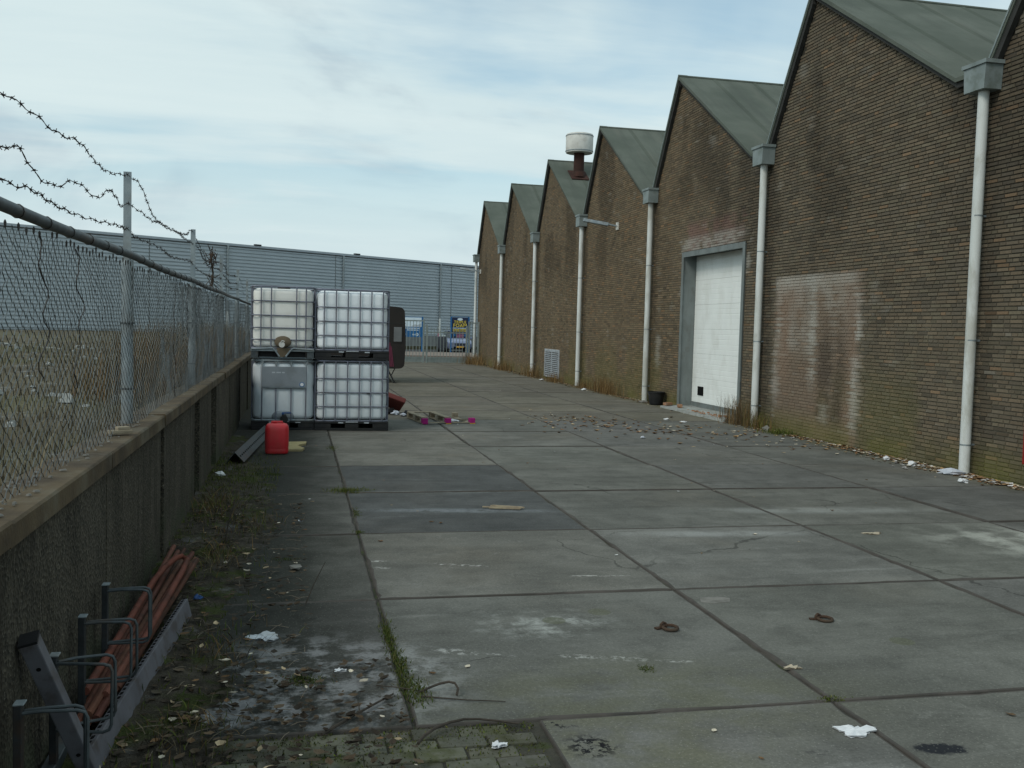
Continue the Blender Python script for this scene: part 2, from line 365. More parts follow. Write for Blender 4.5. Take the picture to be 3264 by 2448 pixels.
    k = paint(step(t, mth(t, 'ADD', blob(2.72, 3.60, .125, .055, -.15), mth(t, 'MULTIPLY', mth(t, 'SUBTRACT', nB, .5), 1.3)), 1.15, .75), (.022, .024, .029), k)
    k = paint(mth(t, 'MULTIPLY', soft(blob(2.15, 3.65, .12, .05), nB, .2, 1.0, .45, .6), .6), (.05, .05, .05), k)
    # old round plugs
    for cx, cy in ((1.54, 5.61), (1.87, 5.75), (3.45, 4.95)):
        dd = blob(cx, cy, .075, .075); k = paint(mth(t, 'MULTIPLY', step(t, dd, 1.0, .9), .5), (.11, .115, .07), k)
    # darker strip along the fence wall
    edge = mth(t, 'ADD', X, mth(t, 'MULTIPLY', mth(t, 'SUBTRACT', nC, .5), 1.1))
    k = paint(step(t, edge, .75, -.05, 0, .85), (.038, .040, .033), k)
    k = paint(mth(t, 'MULTIPLY', soft(blob(.10, 4.80, .85, .80), nA, .5, 1.1, .44, .60), .8), (.33, .335, .335), k)
    k = paint(soft(blob(-.25, 4.45, .40, .25), nA, .4, 1.1, .46, .60), (.30, .305, .31), k)
    # mossy film at the foot of the warehouse
    edge2 = mth(t, 'ADD', X, mth(t, 'MULTIPLY', mth(t, 'SUBTRACT', nC, .5), .9))
    k = paint(step(t, edge2, 8.0, 8.6, 0, .6), (.11, .105, .05), k)
    # grain
    k = mix(t, 1.0, k, mix(t, noise(t, flat, 55, 4, .75), (.45, .45, .45), (1.55, 1.55, 1.53)), 'MULTIPLY')
    v = nd(t, 'ShaderNodeTexVoronoi', {'Vector': flat, 'Scale': 48}, feature='F1').outputs['Distance']
    k = mix(t, step(t, v, .24, .12, 0, .32), k, (.32, .32, .28))
    k = mix(t, 1.0, k, nd(t, 'ShaderNodeObjectInfo').outputs['Color'], 'MULTIPLY')
    setc(t, b, k); b.inputs['Roughness'].default_value = .95; b.inputs['Specular IOR Level'].default_value = .12
    bump(t, b, mth(t, 'ADD', noise(t, flat, 120, 4), mth(t, 'MULTIPLY', nA, .8)), .35, .008)
    return m
M['concrete'] = concrete()
M['slab_edge'] = pm('rusty_slab_edge', (.066, .059, .051), (.095, .085, .075), 3, .85, .1, .2, .2, 90, (.05, .05, .045), 5, .6, world=True)
M['paver'] = objtint(pm('grey_paver', (.125, .122, .102), (.085, .085, .068), 9, .9, 0, .2, .4, 70, (.065, .068, .034), 6, .85, world=True))

def ground_mat():
    m, t, b = newmat('ground_soil')
    P = nd(t, 'ShaderNodeNewGeometry').outputs['Position']
    k = mix(t, step(t, noise(t, P, 2.2, 6, .65), .35, .65), (.035, .034, .028), (.075, .07, .055))
    k = mix(t, step(t, noise(t, vadd(t, P, (2, 5, 0)), 5, 5, .6), .52, .66, 0, .7), k, (.05, .065, .018))
    setc(t, b, k); b.inputs['Roughness'].default_value = .95; b.inputs['Specular IOR Level'].default_value = .15
    bump(t, b, noise(t, P, 60, 5), .6, .02); return m
M['ground'] = ground_mat()
def soil_mat():
    m, t, b = newmat('damp_soil')
    P = nd(t, 'ShaderNodeNewGeometry').outputs['Position']
    k = mix(t, step(t, noise(t, P, 7, 6, .7), .32, .68), (.030, .025, .019), (.085, .074, .055))
    k = mix(t, step(t, noise(t, vadd(t, P, (2, 5, 0)), 2.2, 6, .65), .50, .62, 0, .85), k, (.048, .062, .014))
    k = mix(t, step(t, noise(t, vadd(t, P, (8, 1, 0)), 3.1, 5, .65), .57, .70, 0, .7), k, (.15, .15, .145))
    k = mix(t, 1.0, k, mix(t, noise(t, P, 70, 4, .8), (.45, .45, .45), (1.55, 1.55, 1.55)), 'MULTIPLY')
    setc(t, b, k); b.inputs['Roughness'].default_value = .95; b.inputs['Specular IOR Level'].default_value = .15
    bump(t, b, noise(t, P, 45, 6, .7), .9, .03); return m
M['soil'] = soil_mat()
def field_mat():
    m, t, b = newmat('dry_field')
    P = nd(t, 'ShaderNodeNewGeometry').outputs['Position']
    k = mix(t, step(t, noise(t, P, .7, 6, .65), .35, .65), (.085, .072, .048), (.135, .118, .078))
    k = mix(t, step(t, noise(t, vadd(t, P, (2, 5, 0)), .45, 5, .6), .5, .65, 0, .6), k, (.085, .085, .035))
    k = mix(t, step(t, noise(t, vadd(t, P, (6, 1, 0)), 1.1, 6, .7), .56, .68, 0, .8), k, (.25, .245, .23))
    k = mix(t, 1.0, k, mix(t, noise(t, P, 25, 4, .8), (.55, .55, .55), (1.45, 1.45, 1.45)), 'MULTIPLY')
    setc(t, b, k); b.inputs['Roughness'].default_value = .95; b.inputs['Specular IOR Level'].default_value = .15
    bump(t, b, noise(t, P, 14, 6), .8, .06); return m
M['field'] = field_mat()
M['asphalt'] = pm('asphalt', (.062, .062, .06), (.045, .045, .044), 3, .9, 0, .2, .3, 90, None, 3, .5, world=True)
M['pink_paving'] = pm('pinkish_road_paving', (.23, .185, .155), (.19, .16, .135), 2, .9, 0, .2, .2, 40, world=True)
M['shrub_dark'] = pm('dark_verge', (.035, .035, .02), (.05, .05, .03), 3, .95, 0, .1, .6, 20, world=True)

def wallpanel_mat():
    m, t, b = newmat('exposed_aggregate_concrete')
    P = nd(t, 'ShaderNodeNewGeometry').outputs['Position']
    z = nd(t, 'ShaderNodeSeparateXYZ', {0: P}).outputs[2]
    k = mix(t, step(t, noise(t, vmul(t, P, (1, 1, .35)), 3, 6, .65), .35, .65), (.042, .039, .032), (.070, .065, .055))
    v = nd(t, 'ShaderNodeTexVoronoi', {'Vector': P, 'Scale': 60}, feature='F1')
    k = mix(t, 1.0, k, mix(t, v.outputs['Color'], (.5, .5, .5), (1.7, 1.62, 1.45)), 'MULTIPLY')
    k = mix(t, step(t, noise(t, P, 60, 3, .8), .60, .68, 0, .7), k, (.25, .23, .19))
    st = noise(t, vmul(t, P, (6, 6, .5)), 1.6, 5, .6)
    k = mix(t, step(t, st, .52, .66, 0, .7), k, (.03, .026, .02))
    k = mix(t, mth(t, 'MULTIPLY', step(t, noise(t, vadd(t, P, (3, 3, 3)), 4, 5), .45, .6), step(t, z, .5, .05, 0, .7)), k, (.05, .06, .035))
    k = mix(t, 1.0, k, nd(t, 'ShaderNodeObjectInfo').outputs['Color'], 'MULTIPLY')
    setc(t, b, k); b.inputs['Roughness'].default_value = .92; b.inputs['Specular IOR Level'].default_value = .2
    bump(t, b, v.outputs['Distance'], .6, .012); return m
M['wallpanel'] = wallpanel_mat()

def roof_mat():
    m, t, b = newmat('green_grey_roofing_felt')
    P = nd(t, 'ShaderNodeNewGeometry').outputs['Position']
    k = mix(t, step(t, noise(t, P, .9, 5, .6), .3, .7), (.085, .099, .081), (.120, .134, .112))
    k = mix(t, step(t, noise(t, vmul(t, P, (2.2, .25, .25)), 1.1, 5, .65, .3), .45, .7, 0, .7), k, (.075, .085, .072))
    k = mix(t, step(t, noise(t, vmul(t, P, (2.6, .4, .4)), .7, 4, .6), .55, .75, 0, .5), k, (.14, .142, .118))
    setc(t, b, k); b.inputs['Roughness'].default_value = .9; b.inputs['Specular IOR Level'].default_value = .2
    bump(t, b, noise(t, P, 25, 4), .25, .02); return m
M['roof'] = objtint(roof_mat())
def brick_mat(single):
    m, t, b = newmat('brick_single' if single else 'brick_masonry')
    P = nd(t, 'ShaderNodeNewGeometry').outputs['Position']
    a = nd(t, 'ShaderNodeObjectInfo').outputs['Color'] if single else nd(t, 'ShaderNodeVertexColor', None, layer_name='Col').outputs[0]
    k = mix(t, 1.0, a, mix(t, noise(t, P, 26, 4, .75), (.66, .66, .66), (1.34, 1.34, 1.34)), 'MULTIPLY')
    k = mix(t, 1.0, k, mix(t, noise(t, vmul(t, P, (1, 1, .25)), 1.1, 5, .6), (.78, .78, .78), (1.2, 1.2, 1.2)), 'MULTIPLY')
    setc(t, b, k); b.inputs['Roughness'].default_value = .9; b.inputs['Specular IOR Level'].default_value = .2
    bump(t, b, noise(t, P, 60, 4), .3, .006); return m
M['brick'] = brick_mat(False); M['brick1'] = brick_mat(True)
def clad_mat():
    m, t, b = newmat('blue_grey_cladding')
    P = nd(t, 'ShaderNodeNewGeometry').outputs['Position']
    k = mix(t, step(t, noise(t, vmul(t, P, (1, 1, .3)), .5, 5, .6), .3, .7), (.39, .435, .46), (.42, .465, .49))
    setc(t, b, k); b.inputs['Roughness'].default_value = .5; b.inputs['Metallic'].default_value = .15; b.inputs['Specular IOR Level'].default_value = .4
    return m
M['clad'] = clad_mat()
M['plinth'] = pm('grey_plinth', (.22, .225, .22), (.17, .175, .17), 1.5, .9, 0, .2, .2, 30, world=True)

# ================================================================== THE SETTING
b = MB(); b.add([(-500, -300, -.07), (700, -300, -.07), (700, 1100, -.07), (-500, 1100, -.07)], [(0, 1, 2, 3)])
tag(b.build('ground', M['ground']), kind='structure')
b = MB(); b.add([(-1.0, 48.2, -.012), (90, 48.2, -.012), (90, 130, -.012), (-1.0, 130, -.012)], [(0, 1, 2, 3)])
tag(b.build('road', M['asphalt']), kind='structure')
b = MB(); b.bx(-1.0, 60, 54.5, 62.5, -.06, .10)
tag(b.build('pavement', M['pink_paving']), kind='structure')

# ---- concrete plates, each an object under the yard floor
yard = tag(bpy.data.objects.new('yard_paving', None), kind='structure'); COL.objects.link(yard)
XE = [-1.47, .53, 2.54, 4.59, 6.57, 8.66]
YE = [.12 + 2.02 * k for k in range(-1, 25)]
YE = [2.15, 4.17, 6.19, 8.18, 10.2, 12.13] + [12.13 + 2.01 * k for k in range(1, 19)]
YE = [-1.89, .13] + YE
def slab_mesh(w, d, seed):
    g = .006; e = .004 if seed % 2 else .010; ch = .006
    r = random.Random(seed * 7 + int(w * 100))
    x0, x1, y0, y1 = -w / 2 + g, w / 2 - g, -d / 2 + g, d / 2 - g
    bm = MB(); n = 26; per = []
    for (ax, ay), (bx_, by_), (nx, ny) in (((x0, y0), (x1, y0), (0, 1)), ((x1, y0), (x1, y1), (-1, 0)), ((x1, y1), (x0, y1), (0, -1)), ((x0, y1), (x0, y0), (1, 0))):
        chip = 0
        for k in range(n):
            t_ = k / n; chip = max(0, chip - .004) if r.random() > .10 else r.uniform(.006, .018)
            per.append((ax + (bx_ - ax) * t_, ay + (by_ - ay) * t_, nx, ny, (r.uniform(0, .0035) + chip) if k else .004))
    N = len(per)
    def ring(i, z, f): return [(px + nx * (i + jt * f) + (0 if abs(nx) else (i if px < 0 else -i) * (1 if abs(px) > w / 2 - g - i - 1e-6 else 0)), py + ny * (i + jt * f) + (0 if abs(ny) else (i if py < 0 else -i) * (1 if abs(py) > d / 2 - g - i - 1e-6 else 0)), z) for px, py, nx, ny, jt in per]
    vs = ring(0, -.12, 0) + ring(0, -.016, .2) + ring(.001, -.005, .8) + ring(.004, 0, 1.15) + ring(e + .008, 0, 1.0)
    fs = [(a * N + k, a * N + (k + 1) % N, (a + 1) * N + (k + 1) % N, (a + 1) * N + k) for a in range(4) for k in range(N)]
    bm.mi = 1; bm.add(vs, fs)
    bm.mi = 0; m0 = len(bm.v); bm.f.append(tuple(range(m0 - N, m0))); bm.m.append(0)
    return bm
slab_cache = {}
def put_slab(x0, x1, y0, y1, tint, dz=None):
    sv = (2 if x0 > 2.5 else 1) + 2 * rng.randint(0, 2); key = (round(x1 - x0, 2), round(y1 - y0, 2), sv)
    if key not in slab_cache:
        o = slab_mesh(x1 - x0, y1 - y0, sv).build('slab', [M['concrete'], M['slab_edge']], yard)
        slab_cache[key] = o
    else: o = inst(slab_cache[key], 'slab', yard, (0, 0, 0))
    o.location = ((x0 + x1) / 2, (y0 + y1) / 2, (U(-.006, .006) if y0 > 6 else U(-.0015, .0015)) if dz is None else dz)
    o.rotation_euler = (U(-.0016, .0016), U(-.0016, .0016), 0)
    o.color = (*tint, 1); return o
for i in range(5):
    for j in range(len(YE) - 1):
        x0, x1, y0, y1 = XE[i], XE[i + 1], YE[j], YE[j + 1]
        if i == 0 and y1 < 4.3: continue
        if i == 1 and y1 < 4.3: x0 = 1.08
        k = U(.89, 1.05); tint = (k, k * U(.985, 1.01), k * U(.96, 1.01))
        if i == 1 and 8 < y0 < 11: tint = (.60, .62, .66)
        if i == 0: tint = tuple(.74 * q for q in tint)
        if i == 1 and 12 < y0 < 16: tint = (1.06, 1.03, .98)
        if i == 1 and 6 < y0 < 7: tint = (1.02, 1.0, .97)
        if y0 > 18: tint = tuple(q * c for q, c in zip(tint, (1.07, 1.0, .90)))
        put_slab(x0, x1, y0, y1, tint)
b = MB(); b.add([(-1.5, -2, -.013), (8.7, -2, -.013), (8.7, 48.2, -.013), (-1.5, 48.2, -.013)], [(0, 1, 2, 3)]); b.build('joint_soil', M['ground'], yard)
# ---- small pavers in the near left corner
pv = MB(); pv.cbox((0, 0, -.04), (.205, .102, .08), .008); pv0 = pv.build('paver', M['paver'], yard)
first = True
for r_ in range(18):
    yy = 4.10 - .108 * r_
    for c_ in range(11):
        xx = -1.30 + .212 * c_ + (.106 if r_ % 2 else 0)
        if xx > 1.04 or xx < -.9: continue
        k = U(.7, 1.25)
        o = pv0 if first else inst(pv0, 'paver', yard, (0, 0, 0)); first = False
        o.location = (xx + U(-.004, .004), yy + U(-.004, .004), U(-.010, .002)); o.rotation_euler = (U(-.03, .03), U(-.03, .03), U(-.03, .03)); o.color = (k, k * U(.97, 1.03), k * U(.88, 1), 1)

# ---- damp soil washed up along the fence wall
nx, ny = 34, 420
gx = np.linspace(0, 1, nx); gy = np.linspace(1.0, 15.4, ny)
wid = .80 + .70 * (fbm(gy * .9, gy * 0 + 3, 5) - .45) + .05 * np.exp(-((gy - 4.6) / 1.0) ** 2) + .25 * np.exp(-((gy - 8.4) / 1.2) ** 2) - .30 * sst(gy, 10.5, 13)
GX = -.96 + gx[None, :] * wid[:, None]; GY = np.repeat(gy[:, None], nx, 1)
edgef = 1 - gx[None, :] ** 2
Zs = -.016 + edgef * (.018 + .075 * fbm(GX * 4, GY * 4, 9) * (.5 + .5 * fbm(GX, GY, 2))) + .03 * (fbm(GX * 14, GY * 14, 4, 3) - .5) * edgef ** .3
V = np.stack([GX, GY, Zs], -1).reshape(-1, 3)
idx = np.arange(nx * ny).reshape(ny, nx)
Fq = np.stack([idx[:-1, :-1], idx[:-1, 1:], idx[1:, 1:], idx[1:, :-1]], -1).reshape(-1, 4)
tag(npmesh('soil_strip', V, Fq, M['soil'], smooth=True), kind='structure')
def soil_z(x, y):
    w = float(np.interp(y, gy, wid)); g = (x + .96) / w
    if g < 0 or g > 1 or y < 1 or y > 15.4: return 0.0
    e = 1 - g * g
    return max(0.0, float(-.016 + e * (.018 + .075 * fbm(x * 4, y * 4, 9) * (.5 + .5 * fbm(x, y, 2)))))

# ---- raised field behind the fence
fx = np.concatenate([-1.08 - np.linspace(0, 1, 60) ** 1.8 * 70]); fy = np.concatenate([np.linspace(-4, 20, 90), np.linspace(20.8, 100, 70)])
FX, FY = np.meshgrid(fx, fy)
ramp = np.clip((-1.5 - FX) / 7, 0, 1)
bl = sst(FY, 44, 50)
H0 = 1.01 + .12 * (fbm(FX * .5, FY * .5, 21) - .5) + .10 * (fbm(FX * 2, FY * 2, 8) - .5) * sst(-FX, 1.1, 1.8)
FZ = H0 * (1 - bl) + bl * (ramp * H0 - .1)
idx = np.arange(FX.size).reshape(FX.shape)
Fq = np.stack([idx[:-1, 1:], idx[:-1, :-1], idx[1:, :-1], idx[1:, 1:]], -1).reshape(-1, 4)
tag(npmesh('field', np.stack([FX, FY, FZ], -1).reshape(-1, 3), Fq, M['field'], smooth=True), kind='structure')
def field_z(x, y): return 1.01 + .12 * (float(fbm(x * .5, y * .5, 21)) - .5) + .10 * (float(fbm(x * 2, y * 2, 8)) - .5) * float(sst(-x, 1.1, 1.8))

def blades(n, pos, hgt, width, lean, cols, seed=0, curve=.35):
    """n grass blades as bent two-quad strips; pos(n)->x,y,z arrays"""
    g = np.random.default_rng(seed)
    x, y, z = pos(g, n); h = hgt(g, n); a = g.uniform(0, 2 * np.pi, n); l = g.uniform(0, 1, n) * lean * h
    w = width * g.uniform(.6, 1.3, n); ca, sa = np.cos(a), np.sin(a)
    t = g.uniform(0, 2 * np.pi, n); ct, stt = np.cos(t) * w, np.sin(t) * w
    p0 = np.stack([x, y, z], 1); p1 = p0 + np.stack([ca * l * curve, sa * l * curve, h * .55], 1); p2 = p0 + np.stack([ca * l, sa * l, h], 1)
    wv = np.stack([ct, stt, 0 * ct], 1)
    V = np.stack([p0 - wv, p0 + wv, p1 - wv * .8, p1 + wv * .8, p2 - wv * .15, p2 + wv * .15], 1).reshape(-1, 3)
    b0 = np.arange(n)[:, None] * 6
    Fq = np.concatenate([b0 + np.array([[0, 1, 3, 2]]), b0 + np.array([[2, 3, 5, 4]])])
    cols = np.array(cols); c = cols[g.integers(0, len(cols), n)] * g.uniform(.7, 1.25, (n, 1))
    return V, Fq, np.repeat(c, 6, 0)
STRAW = [(.125, .10, .06), (.095, .076, .046), (.16, .135, .088), (.065, .053, .034), (.105, .084, .046)]
RUSTY = [(.20, .12, .045), (.15, .085, .035), (.24, .16, .07), (.11, .07, .03)]
GREEN = [(.055, .082, .014), (.042, .064, .012), (.075, .092, .02), (.10, .098, .03)]
MOSSY = [(.10, .12, .02), (.13, .135, .03), (.07, .09, .015)]
fz = np.vectorize(field_z)
def fpos(g, n):
    y = -3 + 35 * g.uniform(0, 1, n) ** 1.1; x = -1.12 - 9 * g.uniform(0, 1, n) ** 2.0
    return x, y, fz(x, y) - .01
dens = lambda g, n: g.uniform(.02, .09, n) * (1 + 3 * g.uniform(0, 1, n) ** 10)
V, Fq, c = blades(26000, fpos, dens, .0035, .7, STRAW, 3)
npmesh('dry_field_grass', V, Fq, M['blade'], c, kind='stuff')
bpy.data.objects['dry_field_grass']['label'] = 'dry straw coloured grass covering the raised field'
def tpos(g, n):
    y = 9.0 + 15 * g.uniform(0, 1, n) ** .8; x = -1.14 - .9 * g.uniform(0, 1, n) ** 1.6
    return x, y, fz(x, y) - .01
V, Fq, c = blades(9000, tpos, lambda g, n: g.uniform(.15, .75, n) * 1.0, .003, .45, STRAW + RUSTY, 5)
npmesh('tall_dry_weeds', V, Fq, M['blade'], c, kind='stuff')
bpy.data.objects['tall_dry_weeds']['label'] = 'tall brown weeds growing along the back of the mesh fence'
# rubble on the field
b = MB(); b.cc = None
for k in range(300):
    y = -1 + 29 * rng.random() ** 1.2; x = -1.6 - 9 * rng.random() ** 1.4; s = U(.03, .09) * (1 + .8 * rng.random() ** 4)
    rot = Matrix.Rotation(U(0, 6), 3, 'Z') @ Matrix.Rotation(U(-.6, .6), 3, 'X')
    b.box((x, y, field_z(x, y) + s * .12), (s * U(.8, 1.8), s, s * U(.4, .8)), rot, U(.5, .9))
tag(b.build('field_rubble', M['concrete_sill']), label='pale rubble strewn over the raised field', kind='stuff')

# ================================================================== RETAINING WALL
rw = thing('retaining_wall', 'low dark concrete panel wall with rusty steel cap under the mesh fence', 'wall', (-1.0, 4, 0))
PE = [-2.2, -.2, 1.5, 3.3, 5.27, 7.4, 9.66, 10.2, 11.63, 12.12, 14.5, 17.03, 17.6, 20, 22.4, 24.8, 27.2, 29.6, 32, 34.4, 36.8, 39.2, 41.6, 44, 46.3]
b = MB(); b.bx(-1.06, -.99, -2.2, 46.3, -.1, 1.0); b.build('wall_back', M['fascia'], rw)
for i in range(len(PE) - 1):
    y0, y1 = PE[i] + .036, PE[i + 1] - .036
    off = U(-.012, .012) - (.075 if (y1 - y0) < .6 else 0)
    b = MB(); b.cbox((-.97 + off, (y0 + y1) / 2, .44), (.09, y1 - y0, 1.18), .008)
    o = b.build('panel', M['wallpanel'], rw); k = U(.8, 1.2); o.color = (k, k * .99, k * .96, 1)
CE = [-2.2, 1.2, 3.4, 5.2, 7.2, 9.4, 11.4, 13.2, 17.2, 21.0, 25, 29, 33, 37, 41, 46.3]
for i in range(len(CE) - 1):
    y0, y1 = CE[i] + .004, CE[i + 1] - .004; dz = U(-.008, .008); dx = U(-.01, .01)
    b = MB(); n = 8
    b.prism([(-1.12 + dx, 1.045 + dz), (-.897 + dx, 1.045 + dz), (-.897 + dx, 1.000 + dz), (-.885 + dx, 1.000 + dz), (-.885 + dx, 1.074 + dz), (-.895 + dx, 1.082 + dz), (-1.12 + dx, 1.082 + dz)], 'y', y0, y1)
    b.build('cap_rail', M['rust_cap'], rw)
# dirt drifted on the cap
b = MB()
for k in range(260):
    y = 2.5 + 11 * rng.random() ** 1.3; x = U(-1.10, -.95); s = U(.003, .011)
    b.box((x, y, 1.083 + s * .2), (s * U(1, 2.2), s * U(1, 2.5), s * .6), Matrix.Rotation(U(0, 6), 3, 'Z'), .7)
tag(b.build('cap_grit', M['stone'], rw), kind='stuff')

# ================================================================== CHAIN LINK FENCE
fn = thing('chain_link_fence', 'galvanised chain link fence topped with three strands of barbed wire', 'fence', (-1.05, 6.7, 1.0))
FXX = -1.05
POSTS = [-1.15, 2.75, 6.66, 10.6, 14.5, 18.4, 22.3, 26.2, 30.1, 34, 37.9, 41.8, 45.7]
leans = {}
for i, y in enumerate(POSTS):
    lx, ly = U(-.012, .012), (.02 if i == 2 else U(-.02, .03)); leans[i] = (lx, ly)
    b = MB(); b.tube([(FXX, y - ly, .80), (FXX + lx * .5, y, 2.12)], .037, 14)
    o = b.build('post', M['galv'], fn, smooth=True)
    b = MB()
    b.box((FXX + lx, y + ly, 2.40), (.048, .006, .56)); b.box((FXX + lx - .021, y + ly + .021, 2.40), (.006, .036, .56))
    b.build('post_extension', M['galv'], fn)
    for z in (1.30, 1.72):
        b = MB(); b.lathe([(.040, z - .006), (.0425, z - .004), (.0425, z + .004), (.040, z + .006)], 14, (FXX + lx * .3, y - ly * .5, 0)); b.build('clamp_band', M['galv_dark'], fn, smooth=True)
ry = [0.5] + POSTS[1:]
for i in range(len(POSTS) - 1):
    y0, y1 = POSTS[i], POSTS[i + 1]
    pts = [(FXX + .012, y0 + (y1 - y0) * k / 6 + (.003 if k == 0 else 0), 2.155 - .012 * math.sin(math.pi * k / 6)) for k in range(7)]
    b = MB(); b.tube(pts, .0245, 14); b.build('top_rail', M['galv_dark'], fn, smooth=True)
    for k in range(1, 9):
        if y0 > 14: break
        yy = y0 + (y1 - y0) * k / 9; z = 2.155 - .012 * math.sin(math.pi * k / 9)
        b = MB(); b.tube([(FXX + .012 + .027 * math.cos(a), yy + .012 * math.sin(a * .5), z + .027 * math.sin(a)) for a in [2 * math.pi * q / 10 for q in range(10)]], .0022, 5, True); b.build('tie_wire', M['barb'], fn)
# mesh wires: knitted zigzags, wavy, knuckled at the top
def chain(y0, y1, p, zt, r, sides, sag):
    nw = int((y1 - y0) / p); nz = int((zt - 1.065) / (p * .62)); nz -= nz % 2
    k = np.arange(nw); j = np.arange(nz + 1)
    K, J = np.meshgrid(k, j, indexing='ij')
    par = ((J + K) % 2) * (p + .004)
    flip = np.where(K % 2 == 0, 1, 1)
    Y = y0 + K * p + par * flip + .05 * (fbm(K * p * 1.3, J * .12, 31) - .5) * 2 * sag + .020 * (vnoise(K * .45, J * .30, 37) - .5) * sag
    Zt = zt - .035 * vnoise(K * .7, K * 0, 33) * sag
    Z = 1.065 + (Zt - 1.065) * J / nz + .012 * (vnoise(K * .2, J * .2, 35) - .5)
    X = FXX + .045 + .030 * (fbm(K * p * .8, J * .10, 39) - .5) * 2 * sag + np.where((J + K) % 2 == 0, .0025, -.0025)
    P = np.stack([X, Y, Z], -1)
    # extra point each side of every bend is not needed; sweep a triangle section along the zigzag
    T = np.empty_like(P); T[:, 1:-1] = P[:, 2:] - P[:, :-2]; T[:, 0] = P[:, 1] - P[:, 0]; T[:, -1] = P[:, -1] - P[:, -2]
    T /= np.linalg.norm(T, axis=-1, keepdims=True)
    e = np.cross(T, np.array([1.0, 0, 0])); e /= np.linalg.norm(e, axis=-1, keepdims=True); g = np.cross(T, e)
    ring = [P + r * (e * math.cos(2 * math.pi * q / sides) + g * math.sin(2 * math.pi * q / sides)) for q in range(sides)]
    V = np.stack(ring, 2); nz1 = nz + 1
    idx = np.arange(nw * nz1 * sides).reshape(nw, nz1, sides); f = []
    for q in range(sides):
        w = (q + 1) % sides
        f.append(np.stack([idx[:, :-1, q], idx[:, :-1, w], idx[:, 1:, w], idx[:, 1:, q]], -1).reshape(-1, 4))
    return V.reshape(-1, 3), np.concatenate(f), P
Va, Fa, Pa = chain(-1.2, 14.6, .046, 2.085, .0017, 4, 1.0)
Vb, Fb, Pb = chain(14.6, 34, .075, 2.085, .0016, 3, .8)
mesh_o = npmesh('wire_mesh', np.concatenate([Va, Vb]), np.concatenate([Fa, Fb + len(Va)]), M['wire'], parent=fn, kind='stuff')
b = MB()                                             # knuckles
for k in range(0, Pa.shape[0], 2):
    if rng.random() < .12: continue
    t_ = Vector(Pa[k, -1]); q = .010
    b.tube([t_ + Vector((0, -.002, -.004)), t_ + Vector((0, -q, .016)), t_ + Vector((0, 0, .024)), t_ + Vector((0, q, .016)), t_ + Vector((0, .004, 0))], .0026, 4)
tag(b.build('wire_knuckles', M['barb'], fn, fix=False), kind='stuff')
# loose, dangling strands of torn mesh
for y, z0, z1, a in ((4.25, 2.08, 1.50, .05), (4.9, 2.06, 1.42, .06), (8.6, 2.05, 1.1, .03), (9.6, 2.05, 1.4, .03), (11.8, 2.05, 1.2, .04)):
    b = MB(); n = 18
    b.tube([(FXX + .06 + U(-.006, .006), y + a * math.sin(k * 1.1) + .06 * math.sin(k * .35 + y), z0 + (z1 - z0) * k / n) for k in range(n + 1)], .0027, 5); b.build('torn_wire', M['barb'], fn)
# barbed wire strands
W1 = [(-1.15, 2.64), (.8, 2.58), (2.75, 2.66), (3.3, 2.58), (3.89, 2.56), (4.11, 2.575), (4.45, 2.57), (4.68, 2.555), (5.12, 2.59), (5.53, 2.58), (6.1, 2.59), (6.66, 2.65), (7.0, 2.64), (7.14, 2.62), (7.44, 2.57), (8.07, 2.52), (8.81, 2.51), (9.59, 2.53), (10.6, 2.535), (11.5, 2.49), (12.6, 2.46), (14.5, 2.56), (16, 2.48), (18.4, 2.55), (20, 2.48), (22.3, 2.55), (26.2, 2.55)]
W2 = [(-1.15, 2.45), (.8, 2.40), (2.75, 2.47), (3.3, 2.33), (3.89, 2.35), (4.13, 2.40), (4.32, 2.37), (4.56, 2.33), (4.82, 2.34), (5.1, 2.40), (5.37, 2.38), (5.57, 2.38), (5.94, 2.47), (6.32, 2.47), (6.5, 2.44), (6.66, 2.475), (7.03, 2.48), (7.58, 2.46), (8.14, 2.505), (8.8, 2.515), (9.59, 2.54), (10.2, 2.60), (10.6, 2.66), (11.1, 2.60), (11.4, 2.53), (12.6, 2.42), (14.5, 2.45), (16, 2.36), (18.4, 2.42), (22.3, 2.42), (26.2, 2.42)]
W3 = [(-1.15, 2.28), (.8, 2.22), (2.75, 2.27), (3.89, 2.23), (4.24, 2.25), (4.47, 2.25), (4.88, 2.25), (5.5, 2.26), (6.15, 2.29), (6.66, 2.31), (6.98, 2.30), (7.72, 2.30), (8.73, 2.29), (10.6, 2.33), (12, 2.28), (14.5, 2.34), (16, 2.27), (18.4, 2.32), (22.3, 2.3), (26.2, 2.3)]
bb = MB()
for q in range(4):
    a = q * 1.35 + .3
    d = Vector((math.cos(a), .25 * (-1) ** q, math.sin(a))).normalized() * .0135
    bb.tube([Vector((0, (q - 1.5) * .003, 0)) - d * .15, d + Vector((0, (q - 1.5) * .003, 0))], .0017, 4)
bb.tube([(.0035 * math.cos(k * 1.2), -.007 + k * .0013, .0035 * math.sin(k * 1.2)) for k in range(12)], .0022, 4)
barb_me = None
